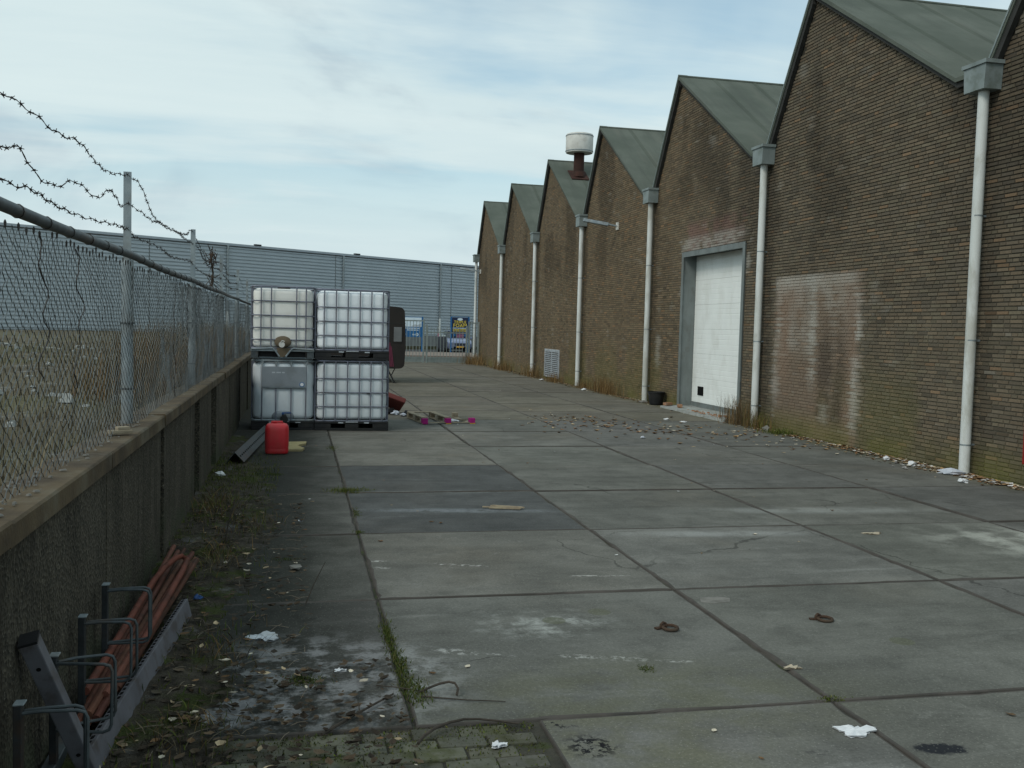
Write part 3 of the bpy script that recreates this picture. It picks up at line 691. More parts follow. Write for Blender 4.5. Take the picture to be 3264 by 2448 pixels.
for W in (W1, W2, W3):
    P = []; ys = np.array([p[0] for p in W]); zs = np.array([p[1] for p in W])
    for i in range(len(W) - 1):                        # catmull-rom
        p0, p1, p2, p3 = W[max(i - 1, 0)], W[i], W[i + 1], W[min(i + 2, len(W) - 1)]
        n = max(3, int((p2[0] - p1[0]) / .05))
        for k in range(n):
            t = k / n; c = []
            for d in (0, 1):
                m1 = (p2[d] - p0[d]) / max(.01, p2[0] - p0[0]) * (p2[0] - p1[0]); m2 = (p3[d] - p1[d]) / max(.01, p3[0] - p1[0]) * (p2[0] - p1[0])
                c.append((2 * t ** 3 - 3 * t * t + 1) * p1[d] + (t ** 3 - 2 * t * t + t) * m1 + (-2 * t ** 3 + 3 * t * t) * p2[d] + (t ** 3 - t * t) * m2)
            P.append(Vector((FXX + .02 * math.sin(c[0] * 3.1 + zs[0] * 9) * (0 if min(abs(c[0] - q) for q in POSTS) < .1 else 1), c[0], c[1] + .006 * math.sin(c[0] * 23))))
    b = MB(); b.tube(P, .0017, 5); so = b.build('barbed_wire', M['barb'], fn)
    b2 = MB(); b2.tube([p + Vector((.003 * math.cos(k * 1.5), 0, .003 * math.sin(k * 1.5))) for k, p in enumerate(P)], .0014, 4); b2.build('twist_strand', M['barb'], so)
    last = -9
    for k, p in enumerate(P):
        if p.y > 19 or p.y < -.9: continue
        if p.y - last < .098 + U(-.012, .012): continue
        last = p.y; d = (P[min(k + 1, len(P) - 1)] - p).normalized()
        if barb_me is None:
            o = bb.build('barb', M['barb'], so, origin=(0, 0, 0)); barb_me = o; o.parent = so
            o.location = p - wloc(so)
        else: o = inst(barb_me, 'barb', so, p)
        o.rotation_euler = (math.atan2(d.z, d.y), U(0, 6.28), 0)

# ================================================================== BRICK WAREHOUSE
WX = 8.70; Y7, SP, EAVE, RIDGE, YR = 11.175, 6.0485, 5.20, 7.62, 4.566
K0, K1 = -1, 6                                           # bays from Y7+K0*SP to Y7+K1*SP
YA, YB = Y7 + K0 * SP, Y7 + K1 * SP
wh = thing('brick_warehouse', 'long brown brick warehouse with sawtooth green felt roofs and white downpipes', 'building', (WX, 20, 0))
GUT = .62
def prof(y):
    y = np.asarray(y, float); u = np.mod(y - Y7 + 1e-9, SP)
    up = EAVE + (RIDGE - EAVE) * (u - GUT) / (YR - GUT); dn = RIDGE - (RIDGE - EAVE) * (u - YR) / (SP - YR)
    return np.where(u < GUT, EAVE, np.where(u < YR, up, dn))
DOOR = (18.10, 21.32, .04, 3.56)                        # opening
VENT = (31.95, 33.9, .08, 1.06)
def patina(y, z):
    """masks with a shape of their own: whitewash, red paint, algae, soot"""
    n = fbm(y * 1.7, z * .55, 51); n2 = fbm(y * 5, z * 2.2, 57); n3 = fbm(y * .6, z * .35, 61)
    white = np.zeros_like(y)
    inp = (y > 13.85) & (y < 16.8) & (z < 2.80)
    nb = fbm(y * 8, z * 3.2, 93)
    def bar(c, w, z0, z1, amt): return amt * sst(nb, .25, .58) * sst(np.abs(y - c), w, w * .5) * sst(z, z0, z0 + .25) * sst(z, z1 + .02, z1) * (.35 + .9 * n2)
    white = np.maximum(white, bar(16.68, .12, .1, 2.80, .80)); white = np.maximum(white, bar(15.42, .13, .7, 2.66, .85))
    white = np.maximum(white, bar(16.05, .34, 1.35, 2.75, .45)); white = np.maximum(white, bar(15.75, .24, 1.2, 2.7, .40)); white = np.maximum(white, bar(14.05, .13, .1, 2.52, .85)); white = np.maximum(white, bar(14.45, .22, 2.2, 2.5, .5))
    top = sst(z, 2.42, 2.72) * sst(z, 2.84, 2.80) * sst(y, 14.6, 15.5) * sst(y, 16.82, 16.78) * (.35 + .6 * n2)
    white = np.maximum(white, top)
    white = np.maximum(white, .5 * sst(np.abs(y - 14.95), .16, .06) * sst(np.abs(z - .45), .22, .1))
    # round the loading door
    dd = np.maximum(np.maximum(DOOR[0] - y, y - DOOR[1]), z - DOOR[3])
    ring = (dd > 0) & (dd < .34) & (z > 2.55)
    topb = (z > DOOR[3]) & (y > 18.0) & (y < 21.5)
    hb = hsh(np.floor(y * 6.5), np.floor(z / .0545), 5); white = np.where(topb, np.maximum(white, .62 * sst(z, 3.98, 3.80) * sst(y, 18.0, 18.4) * (.35 + .65 * (hb > .35)) * sst(n2, .15, .4)), white)
    white = np.where(ring & ~topb, np.maximum(white, .6 * (n2 > .5) * sst(dd, .2, .1)), white)
    red = np.where((z > DOOR[3] + .02) & (y > 18.2) & (y < 21.1), .8 * sst(z, 4.32, 4.1) * sst(n2, .2, .45), 0)
    white = np.maximum(white, .45 * sst(np.abs(y - 22.75), .22, .1) * sst(np.abs(z - 1.3), .5, .3) * (n2 > .42))
    white = np.maximum(white, .22 * (sst(n2, .68, .74) * (hsh(np.floor(y * 4), np.floor(z * 14), 3) > .7)))
    white = np.maximum(white, np.where(inp, .04 + .40 * sst(z, 1.2, 2.6) * sst(fbm(y * 7, z * 2.5, 91), .40, .62) * sst(y, 13.9, 14.8) * sst(y, 16.8, 16.7), 0)); white = np.maximum(white, .7 * sst(z, 2.52, 2.66) * sst(z, 2.81, 2.78) * sst(y, 13.9, 14.3) * sst(y, 16.8, 16.76) * (.4 + .7 * n2))
    pink = np.where(inp & (y > 13.95) & (y < 16.75), .8, 0) * (.55 + .45 * sst(n, .3, .55))
    dark = .75 * sst(np.abs(y - 14.85), .62, .35) * sst(z, .15, .4) * sst(z, 2.3, 1.4) * sst(fbm(y * 9, z * .6, 71), .38, .55)
    dark = np.maximum(dark, .55 * sst(fbm(y * .8, z * .5, 73), .52, .68) * sst(z, 2.6, 4.2))
    green = sst(z, .55, .05) * (.35 + .65 * sst(fbm(y * 1.3, z * .5, 79), .4, .6))
    green = np.maximum(green, .5 * sst(z, 1.9, .4) * sst(n3, .50, .62))
    # darker streak beside every rainwater pipe
    u = np.mod(y - Y7 + SP / 2, SP) - SP / 2
    dark = np.maximum(dark, .55 * sst(np.abs(u + .14), .2, .05))
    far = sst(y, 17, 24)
    return white, red, pink, dark, green, far
BASE = np.array([(.142, .115, .080), (.128, .106, .076), (.150, .118, .081), (.118, .098, .072), (.146, .122, .084), (.136, .109, .077), (.156, .121, .082)])
def shade(base, y, z, mort=False):
    w, r, p, d, g, far = patina(y, z)
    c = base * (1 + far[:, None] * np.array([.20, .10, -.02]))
    def mx(c, f, col): return c * (1 - f[:, None]) + np.array(col) * f[:, None]
    c = mx(c, p, (.235, .160, .112)); c = mx(c, r * .7, (.23, .13, .11)); c = c * (1 - .62 * d[:, None]); c = mx(c, w, (.40, .385, .34) if not mort else (.36, .34, .29))
    c = mx(c, g * (.55 if not mort else .8), (.125, .125, .028) if not mort else (.16, .155, .04))
    return c
# mortar backing
ys = sorted(set(np.round(np.concatenate([np.arange(YA, YB, .14), [YB, DOOR[0], DOOR[1]], [Y7 + k * SP + d for k in range(K0, K1 + 1) for d in (0, GUT, YR)]]), 4)))
ys = np.array([q for q in ys if YA <= q <= YB + 1e-6]); zs = np.unique(np.round(np.concatenate([np.arange(-.1, RIDGE + .01, .14), [DOOR[2], DOOR[3], RIDGE]]), 4))
YY, ZZ = np.meshgrid(ys, zs, indexing='ij'); ZC = np.minimum(ZZ, prof(YY))
V = np.stack([np.full_like(YY, WX + .009), YY, ZC], -1)
idx = np.arange(YY.size).reshape(YY.shape)
q = np.stack([idx[:-1, :-1], idx[:-1, 1:], idx[1:, 1:], idx[1:, :-1]], -1).reshape(-1, 4)
cy = (YY[:-1, :-1] + YY[1:, 1:]) / 2; cz = (ZZ[:-1, :-1] + ZZ[1:, 1:]) / 2
flat = np.maximum(ZC[:-1, 1:], ZC[1:, 1:]) - np.minimum(ZC[:-1, :-1], ZC[1:, :-1])
keep = ~((cy > DOOR[0]) & (cy < DOOR[1]) & (cz > DOOR[2]) & (cz < DOOR[3])) & (flat > 1e-4)
q = q[keep.ravel()]
n_ = fbm(YY.ravel() * .7, ZZ.ravel() * .7, 83)
mb = np.array([.082, .075, .056]) * (.65 + .75 * n_[:, None]) * (1 - .45 * sst(ZZ.ravel(), 1.6, 2.6) * sst(YY.ravel(), 20, 16))[:, None]
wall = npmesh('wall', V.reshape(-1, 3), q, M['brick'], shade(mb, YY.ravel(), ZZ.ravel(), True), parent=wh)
# bricks
CH, BH = .0545, .0455
bl_y, bl_l, bl_z = [], [], []
g = np.random.default_rng(5)
for c_ in range(int(RIDGE / CH) + 1):
    z = .012 + c_ * CH
    L = np.where(g.random(420) < .30, .102, .210); L = L[: int((YB - YA) / .18) + 60]
    st = YA + np.concatenate([[0], np.cumsum(L + .011)[:-1]]) - g.uniform(0, .2)
    ok = (st < YB - .02) & (st + L > YA + .02); st, L = st[ok], L[ok]
    e = np.minimum(st + L, YB); st = np.maximum(st, YA)
    top = np.minimum(prof(st), prof(e))
    ok = top > z + .02
    st, e = st[ok], e[ok]
    din = (z + BH > DOOR[2]) & (z < DOOR[3])
    if din:
        s2 = np.where((st < DOOR[0]) | (st > DOOR[1]), st, DOOR[1]); 
        cutl = (st < DOOR[0]) & (e > DOOR[0]); e = np.where(cutl, DOOR[0], e)
        cutr = (st >= DOOR[0]) & (st < DOOR[1]) & (e > DOOR[1]); st = np.where(cutr, DOOR[1], st)
        ok = ~((st >= DOOR[0] - 1e-6) & (e <= DOOR[1] + 1e-6)) & (e - st > .015); st, e = st[ok], e[ok]
    bl_y.append(st); bl_l.append(e - st); bl_z.append(np.full(len(st), z))
by, bl_, bz = np.concatenate(bl_y), np.concatenate(bl_l), np.concatenate(bl_z)
NB = len(by)
bcol = BASE[g.integers(0, len(BASE), NB)] * g.uniform(.84, 1.16, (NB, 1))
odd = g.random(NB); bcol = np.where((odd < .035)[:, None], np.array([.19, .130, .080]) * g.uniform(.8, 1.2, (NB, 1)), bcol); bcol = np.where((odd > .95)[:, None], bcol * .75, bcol)
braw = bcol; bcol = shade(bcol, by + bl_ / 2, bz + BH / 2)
bx0 = WX + g.uniform(-.0025, .0025, NB)
# the 280 bricks that show largest are objects of their own
yc = by + bl_ / 2; zc = bz + BH / 2
full = (bz + BH + .02 < np.minimum(prof(by), prof(by + bl_))) & ((np.abs(bl_ - .21) < .002) | (np.abs(bl_ - .102) < .002))
dist = np.sqrt(WX ** 2 + yc ** 2 + (zc - CAM_H) ** 2); dist[(yc < 10.35) | ~full | (zc > 3.2) | (zc < .05)] = 1e9
near = np.argsort(dist)[:280]; isn = np.zeros(NB, bool); isn[near] = True
def brick_geo(y, l, z, x):
    z1 = np.minimum(z + BH, 99)
    t0 = np.minimum(z + BH, prof(y) - .004); t1 = np.minimum(z + BH, prof(y + l) - .004)
    c = .004; X1 = x + .022
    # front face slightly chamfered: 4 front + 4 back verts
    P = lambda a, b_, d: np.stack([a, b_, d], -1)
    f = [P(x, y + c, z + c), P(x, y + l - c, z + c), P(x, y + l - c, t1 - c), P(x, y + c, t0 - c)]
    k = [P(X1, y, z), P(X1, y + l, z), P(X1, y + l, t1), P(X1, y, t0)]
    return np.stack(f + k, 1)
BF = np.array([(0, 3, 2, 1), (0, 1, 5, 4), (1, 2, 6, 5), (2, 3, 7, 6), (3, 0, 4, 7)])
r_ = ~isn
Vb = brick_geo(by[r_], bl_[r_], bz[r_], bx0[r_]).reshape(-1, 3)
Fb = (np.arange(r_.sum())[:, None, None] * 8 + BF[None]).reshape(-1, 4)
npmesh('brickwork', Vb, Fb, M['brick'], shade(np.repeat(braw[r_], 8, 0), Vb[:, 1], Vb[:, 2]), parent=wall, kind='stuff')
bm_cache = {}
for i in near:
    key = round(float(bl_[i]), 3)
    if key not in bm_cache:
        z0_ = np.zeros(1); g8 = brick_geo(z0_ + 15.0, z0_ + key, z0_ + 1.0, z0_)[0] - np.array([0, 15.0, 1.0])
        me = bpy.data.meshes.new('brick'); me.from_pydata([tuple(p) for p in g8], [], [tuple(f) for f in BF]); me.materials.append(M['brick1']); bm_cache[key] = me
    o = inst(bm_cache[key], 'brick', wall, (float(bx0[i]), float(by[i]), float(bz[i])), color=tuple(float(c) for c in bcol[i]))

# roofs, one per bay, with fascia and gutter sole
XR = 42.0; OV = .10; TH = .06
for k in range(K0, K1):
    y0 = Y7 + k * SP
    A, B_, C_, D_ = (y0 + .02, EAVE), (y0 + GUT, EAVE), (y0 + YR, RIDGE), (y0 + SP - .02, EAVE + .03)
    b = MB(); b.prism([(A[0], A[1] + .004), (B_[0], B_[1] + .004), (C_[0], C_[1] + .004), (D_[0], D_[1] + .004), (D_[0], D_[1] + TH), (C_[0], C_[1] + TH * 1.25), (B_[0], B_[1] + TH), (A[0], A[1] + TH)], 'x', WX - OV, XR)
    ro = b.build('roof', M['roof'], wh)
    def strip(p, q_, name, h0, h1, x0, x1, mt):
        dy, dz = q_[0] - p[0], q_[1] - p[1]
        b = MB(); b.prism([(p[0], p[1] + h0), (q_[0], q_[1] + h0), (q_[0], q_[1] + h1), (p[0], p[1] + h1)], 'x', x0, x1); b.build(name, mt, ro)
    strip(B_, C_, 'fascia', -.065, -.001, WX - OV + .035, WX - .004, M['fascia']); strip(C_, D_, 'fascia', -.15, -.001, WX - OV + .02, WX - .004, M['fascia']); strip(A, B_, 'fascia', -.07, -.001, WX - OV + .035, WX - .004, M['fascia'])
    strip(C_, D_, 'verge_trim', TH * 1.1, TH * 1.1 + .05, WX - OV - .01, WX + .12, M['hopper'])
    for q in range(9):
        x = WX + .75 + q * 1.02 + U(-.05, .05); h = TH + .0005
        b = MB(); dzy = (RIDGE - EAVE) / (YR - GUT); y0_, y1_ = B_[0] + .05, C_[0] - .03
        zz0, zz1 = B_[1] + dzy * .05 + TH, C_[1] - dzy * .03 + TH * 1.25
        b.add([(x, y0_, zz0 + .001), (x + .10, y0_, zz0 + .014), (x + .10, y1_, zz1 + .014), (x, y1_, zz1 + .001), (x + .102, y0_, zz0 - .01), (x + .102, y1_, zz1 - .01)], [(0, 1, 2, 3), (1, 4, 5, 2)]); b.build('felt_lap', M['roof'], ro).color = (.80, .82, .80, 1)
    b = MB(); b.tube([(WX - OV - .004, C_[0], C_[1] + TH * 1.25), (XR, C_[0], C_[1] + TH * 1.25)], .035, 8); b.build('ridge_roll', M['roof'], ro, smooth=True)
# rainwater hoppers and pipes
for k in range(K0, K1 + 1):
    y = Y7 + k * SP
    b = MB(); x0, x1 = WX - .26, WX - .006; h0, h1 = 4.94, 5.25; yc_ = y + .02
    b.prism([(yc_ - .19, h0), (yc_ + .19, h0), (yc_ + .21, h1), (yc_ - .21, h1)], 'x', x0, x1)
    ho = b.build('rain_hopper', M['hopper'], wh)
    b = MB(); b.bx(x0 - .02, x1, yc_ - .235, yc_ + .235, h1 + .001, h1 + .05); b.build('hopper_rim', M['hopper'], ho)
    b = MB(); b.tube([(WX - .12, yc_ + .19, h1 - .10), (WX - .12, yc_ + .28, h1 - .10)], .03, 8); b.build('overflow_spout', M['galv_dark'], ho, smooth=True)
    px = WX - .125
    b = MB(); b.tube([(px, y, h0 + .005), (px + U(-.006, .006), y, 2.6), (px, y, .02)], .068, 16)
    po = b.build('downpipe', M['pipe'], wh, smooth=True)
    for z in (3.42, 1.72, .42):
        z += U(-.1, .1)
        b = MB(); b.lathe([(.067, z - .011), (.0715, z - .009), (.0715, z + .009), (.067, z + .011)], 16, (px, y, 0)); b.bx(px + .06, WX + .01, y - .012, y + .012, z - .012, z + .012)
        b.build('pipe_clip', M['galv'], po, smooth=True)
# loading door
dr = MB(); y0, y1, z0, z1 = DOOR; fw = .10
dr.bx(WX - .025, WX + .32, y0 - .0, y0 + .045, z0, z1); dr.bx(WX - .025, WX + .32, y1 - .045, y1, z0, z1); dr.bx(WX - .025, WX + .32, y0 + .046, y1 - .046, z1 - .045, z1)
dr.bx(WX - .040, WX - .027, y0 - .02, y0 + .085, z0 - .02, z1 + .03); dr.bx(WX - .040, WX - .027, y1 - .085, y1 + .02, z0 - .02, z1 + .03); dr.bx(WX - .040, WX - .027, y0 + .086, y1 - .086, z1 - .085, z1 + .03)
door = dr.build('loading_door', M['frame_steel'], wh)
tag(door, label='white sectional loading door in a grey steel surround')
NP = 6; ph = (z1 - .05 - .17) / NP
for k in range(NP):
    b = MB(); za, zb = .17 + k * ph + .0012, .17 + (k + 1) * ph - .0012; X0 = WX + .30
    pr = [(X0 + .04, za), (X0 + .004, za), (X0, za + .006)]
    for q_ in range(1, 5):
        zc_ = za + (zb - za) * q_ / 5; pr += [(X0, zc_ - .008), (X0 + .003, zc_ - .004), (X0 + .003, zc_ + .004), (X0, zc_ + .008)]
    pr += [(X0, zb - .006), (X0 + .004, zb), (X0 + .04, zb)]
    b.prism(pr, 'y', y0 + .047, y1 - .047); b.build('door_panel', M['door'], door)
b = MB(); b.bx(WX + .285, WX + .34, y0 + .05, y1 - .05, .07, .168); b.build('bottom_seal', M['frame_steel'], door)
b = MB(); b.bx(WX + .285, WX + .299, 20.62, 20.92, .34, .54); b.build('pet_flap', M['hole'], door)
b = MB(); b.bx(WX + .345, WX + .36, y0, y1, 0, z1); b.build('door_back', M['fascia'], door)
b = MB(); b.prism([(WX - .42, -.02), (WX - .40, .05), (WX + .0, .065), (WX + .34, .069), (WX + .34, -.02)], 'y', y0 - .12, y1 + .10); b.build('door_sill', M['concrete_sill'], wh)
# louvre
lv = MB(); ya, yb, za, zb = VENT; t_ = .06
lv.bx(WX - .03, WX + .004, ya, ya + t_, za, zb); lv.bx(WX - .03, WX + .004, yb - t_, yb, za, zb); lv.bx(WX - .03, WX + .004, ya + t_ + .001, yb - t_ - .001, zb - t_, zb); lv.bx(WX - .03, WX + .004, ya + t_ + .001, yb - t_ - .001, za, za + t_); lv.bx(WX - .032, WX + .002, (ya + yb) / 2 - .03, (ya + yb) / 2 + .03, za + t_ + .001, zb - t_ - .001)
lo = lv.build('louvre', M['louvre'], wh)
b = MB(); b.bx(WX - .006, WX - .003, ya + t_, yb - t_, za + t_, zb - t_); b.build('louvre_back', M['hole'], lo)
for k in range(13):
    z = za + .09 + k * (zb - za - .15) / 12.6
    b = MB(); b.box((WX - .022, (ya + yb) / 2, z + .012), (.028, yb - ya - .13, .036), Matrix.Rotation(R(-28), 3, 'Y')); b.build('slat', M['louvre'], lo)
# wall lamps on arms
def wall_lamp(y, z, l, up):
    b = MB(); b.box((WX - .02, y, z), (.04, .14, .2)); lo = b.build('wall_lamp', M['white'], wh)
    b = MB(); b.tube([(WX - .03, y, z), (WX - l * .45, y + .10, z + up * .5)], .025, 8); b.build('lamp_arm', M['galv'], lo, smooth=True)
    d = Vector((-l, .22, up)); c = Vector((WX - .03, y, z)) + d * .62
    rot = Vector((1, 0, 0)).rotation_difference(d.normalized()).to_matrix()
    b = MB(); b.cbox(c, (d.length * .74, .10, .06), .015, rot); b.build('lamp_housing', M['galv'], lo)
wall_lamp(26.17, 4.66, .92, .15); wall_lamp(46.9, 4.45, .95, .14)
# roof cowl on the fourth slope
cz_ = 6.85; cyy, cxx = 32.83, 9.43
b = MB(); b.lathe([(.18, cz_), (.18, 7.85)], 18, (cxx, cyy, 0)); cw = b.build('roof_cowl', M['duct_rust'], wh, smooth=True)
b = MB(); b.lathe([(.0, 7.82), (.455, 7.82), (.47, 7.86), (.47, 8.42), (.455, 8.45), (.40, 8.47), (0, 8.48)], 30, (cxx, cyy, 0)); b.build('cowl_drum', M['white'], cw, smooth=True)
b = MB(); b.lathe([(.472, 7.86), (.482, 7.865), (.482, 7.885), (.472, 7.89)], 30, (cxx, cyy, 0)); b.lathe([(.472, 8.38), (.482, 8.385), (.482, 8.405), (.472, 8.41)], 30, (cxx, cyy, 0)); b.build('drum_band', M['galv'], cw, smooth=True)
b = MB(); b.box((cxx, cyy, 7.07), (.62, .72, .03), Matrix.Rotation(math.atan2(RIDGE - EAVE, YR - GUT), 3, 'X')); b.lathe([(.24, 7.0), (.20, 7.16), (.183, 7.20)], 18, (cxx, cyy, 0)); b.build('flashing', M['duct_rust'], cw, smooth=True)

# ================================================================== METAL SHED behind
SC = 1.15; SL = .684; SB = 63.4 * SC; SH = 1.75 + 4.45 * SC
sd = thing('metal_shed', 'long blue grey hall clad in horizontal corrugated metal sheet', 'building', (0, SB, 0))
du = Vector((1, SL, 0)).normalized(); dn = Vector((SL, -1, 0)).normalized()     # dn: towards the yard
def sp(t, d, z): return Vector((0, SB, 0)) + du * t + dn * d + Vector((0, 0, z))
T0, T1 = -75.0, 75.0; PITCH = .235; Z0 = .95
prf = [(0.0, Z0)]; z = Z0
while z < SH - PITCH * .5:
    prf += [(.0, z + PITCH * .30), (.055, z + PITCH * .46), (.055, z + PITCH * .80), (.0, z + PITCH * .98)]; z += PITCH
joints = [-75, -62, -49, -36.5, -24.0, -11.2, 3.4, 15.3, 27, 39, 51, 63, 75]
for a, c_ in zip(joints[:-1], joints[1:]):
    vs = [sp(a + .03, d, z) for d, z in prf] + [sp(c_ - .03, d, z) for d, z in prf]; n = len(prf)
    b = MB(); b.add(vs, [(i, i + 1, i + 1 + n, i + n) for i in range(n - 1)]); b.build('cladding_sheet', M['clad'], sd)
def sbox(name, t0, t1, d0, d1, z0, z1, mt, par=None):
    b = MB(); vs = [sp(t, d, z) for z in (z0, z1) for d in (d0, d1) for t in (t0, t1)]
    b.add(vs, [(0, 2, 3, 1), (4, 5, 7, 6), (0, 1, 5, 4), (2, 6, 7, 3), (0, 4, 6, 2), (1, 3, 7, 5)]); return b.build(name, mt, par or sd)
sbox('wall_core', T0, T1, -.4, -.01, 0, SH, M['plinth']); sbox('plinth', T0, T1, .0, .07, -.1, Z0 - .003, M['plinth']); sbox('roof_edge', T0, T1, -.5, .14, SH + .004, SH + .16, M['roofside']); sbox('roof_deck', T0, T1, -45, -.5, SH - .1, SH + .05, M['roofside'])
def t_at(x, y):      # facade parameter seen along the ray through plan point x,y
    m = x / y; yy = SB / (1 - SL * m); return (Vector((m * yy, yy - SB, 0))).dot(du)
for x, y in ((-4.34, 65), (2.91, 65), (9.29, 65)):
    tt = t_at(x, y)
    b = MB(); b.tube([sp(tt, .13, SH), sp(tt, .13, 2.4)], .075, 8); po = b.build('downpipe', M['galv'], sd, smooth=True)
    b = MB(); b.tube([sp(tt, .13, 2.39), sp(tt, .13, .0)], .085, 8); b.build('pipe_foot', M['pipe'], po, smooth=True)
for x, y in ((3.8, 65.6), (-2.4, 62)):
    tt = t_at(x, y); sbox('roof_outlet', tt - .25, tt + .25, .0, .2, SH + .162, SH + .25, M['black'])

# ================================================================== IBC TANKS
def rrect(w, d, r, n=6, stepl=.025):
    P = []
    for cx, cy, a0 in ((w / 2 - r, -d / 2 + r, -90), (w / 2 - r, d / 2 - r, 0), (-w / 2 + r, d / 2 - r, 90), (-w / 2 + r, -d / 2 + r, 180)):
        for k in range(n + 1):
            a = R(a0 + 90 * k / n); P.append((cx + r * math.cos(a), cy + r * math.sin(a), math.cos(a), math.sin(a)))
    out = []
    for i in range(len(P)):
        p, q = P[i], P[(i + 1) % len(P)]; out.append(p)
        L = math.hypot(q[0] - p[0], q[1] - p[1])
        if L > stepl * 2:
            m = int(L / stepl)
            for k in range(1, m): t = k / m; out.append((p[0] + (q[0] - p[0]) * t, p[1] + (q[1] - p[1]) * t, p[2], p[3]))
    return out
def gapf(v, bars):
    for a, b_ in zip(bars[:-1], bars[1:]):
        if a <= v <= b_:
            t = (v - a) / (b_ - a); return min(1, 4 * t * (1 - t) * 1.6)
    return 0
def tank_mesh(w, d, z0, z1, r, zb, xb, yb, bulge):
    rr = rrect(w, d, r); N = len(rr); zs = []
    e = .07
    for k in range(6): a = R(90 * k / 5); zs.append((z0 + e * (1 - math.sin(a)), e * (1 - math.cos(a))) if 0 else (z0 + e - e * math.cos(R(90) - a) if 0 else z0 + e * (1 - math.cos(a)), e * (1 - math.sin(a))))
    m = int((z1 - z0 - 2 * e) / .025)
    zs += [(z0 + e + (z1 - z0 - 2 * e) * k / m, 0) for k in range(1, m)]
    for k in range(6): a = R(90 * k / 5); zs.append((z1 - e + e * math.sin(a), e * (1 - math.cos(a))))
    vs = []; b = MB()
    for z, ins in zs:
        for x, y, nx, ny in rr:
            f = gapf(z, zb) * (gapf(x, xb) if abs(ny) > .9 else gapf(y, yb) if abs(nx) > .9 else .4)
            o = -ins + bulge * f; vs.append((x + nx * o, y + ny * o, z))
    fs = [(i * N + k, i * N + (k + 1) % N, (i + 1) * N + (k + 1) % N, (i + 1) * N + k) for i in range(len(zs) - 1) for k in range(N)]
    fs.append(tuple(range(N))); fs.append(tuple((len(zs) - 1) * N + k for k in range(N)))
    b.add(vs, fs); return b
def ring_path(w, d, r, z): return [(x, y, z) for x, y, _, _ in rrect(w, d, r, 5, 9)]
def pallet_black(root, w, d, mat):
    b = MB(); b.cbox((0, 0, .128), (w, d, .035), .008); po = b.build('pallet', mat, root)
    for y in (-d / 2 + .07, 0, d / 2 - .07):
        b = MB(); b.cbox((0, y, .017), (w, .13, .034), .006); b.build('pallet_runner', mat, po)
        for x, s in ((-w / 2 + .13, .26), (0, .22), (w / 2 - .13, .26)):
            b = MB(); b.cbox((x, y, .0725), (s, .13, .073), .006); b.build('pallet_block', mat, po)
    b = MB(); b.bx(-.10, .10, -d / 2 - .006, -d / 2 + .001, .132, .146)
    for x in (-.18, .24): b.bx(x - .04, x + .04, -d / 2 - .007, -d / 2 - .001, .118, .134)
    b.build('label_strip', M['louvre'], po); return po
def cage(root, w, d, z0, z1, zb, xb, yb, mat=None, front=True, r=.0105):
    mat = mat or M['cage']
    b = MB(); b.tube(ring_path(w, d, .07, z1), .014, 8, True); cg = b.build('cage', mat, root, smooth=True)
    b = MB(); b.tube(ring_path(w, d, .07, z0), .014, 8, True); b.build('cage_foot', mat, cg, smooth=True)
    for z in zb: b = MB(); b.tube(ring_path(w, d, .07, z), r, 7, True); b.build('cage_ring', mat, cg, smooth=True)
    for y, s in ((-d / 2 - .014, 0), (d / 2 + .014, 1)):
        if s == 0 and not front: continue
        for x in xb: b = MB(); b.tube([(x, y, z0), (x, y, z1)], r, 7); b.build('cage_bar', mat, cg, smooth=True)
    for x in (-w / 2 - .014, w / 2 + .014):
        for y in yb: b = MB(); b.tube([(x, y, z0), (x, y, z1)], r, 7); b.build('cage_bar', mat, cg, smooth=True)
    return cg
# right hand pair: long side to the camera, black plastic pallets
ZB = [.39, .62, .85]; XB = [-.46, -.27, -.08, .115, .30, .49]; YBb = [-.36, -.18, 0, .18, .36]
def ibc_right(label, loc, mat):
    t = thing('ibc_tank', label, 'tank', (0, 0, 0), 'bulk liquid tanks stacked in the yard')
    tank_mesh(1.12, .92, .165, 1.115, .11, [.165] + ZB + [1.115], [-.56] + XB + [.56], [-.46] + YBb + [.46], .011).build('bottle', mat, t, smooth=True)
    pallet_black(t, 1.2, 1.0, M['black']); cage(t, 1.165, .965, .155, 1.135, ZB, XB, YBb)
    b = MB(); b.lathe([(0, 1.165), (.10, 1.165), (.105, 1.155), (.105, 1.112)], 20); b.build('lid', M['black'], t, smooth=True)
    t.location = loc; return t
tB = ibc_right('lower white caged tank on a black pallet, under the other white tank', (.915, 16.72, .004), M['bottle_grey'])
tT = ibc_right('bright white caged tank stacked on top, next to the cream tank', (.905, 16.70, 1.166), M['bottle_white'])
b = MB()
for k in range(5): b.bx(.235 + k * .013, .244 + k * .013, -.497 - .0025, -.497, .60, .624)
o = b.build('printed_mark', M['black'], None); o.parent = tB
# cream tank, top left, short side to the camera
t = thing('ibc_tank', 'cream caged tank with a brown stained outlet, stacked on the grey plated tank', 'tank', (0, 0, 0), 'bulk liquid tanks stacked in the yard')
zb = [.30, .49, .69, .92]; xb = [-.345, -.185, .21, .36]; yb = [-.4, -.2, 0, .2, .4]
tank_mesh(.93, 1.12, .17, 1.12, .13, [.17] + zb + [1.12], [-.465] + xb + [.465], [-.56] + yb + [.56], .008).build('bottle', M['bottle_cream'], t, smooth=True)
cage(t, .975, 1.165, .16, 1.15, zb, xb, yb)
b = MB(); b.cbox((0, 0, .128), (1.0, 1.2, .03), .006); po = b.build('pallet', M['galv'], t)
for x in (-.44, .44, 0):
    for y in (-.53, 0, .53):
        if x == 0 and y < -.1: continue
        b = MB(); b.cbox((x, y, .062), (.11, .12, .10), .008); b.build('pallet_block', M['galv_dark'], po)
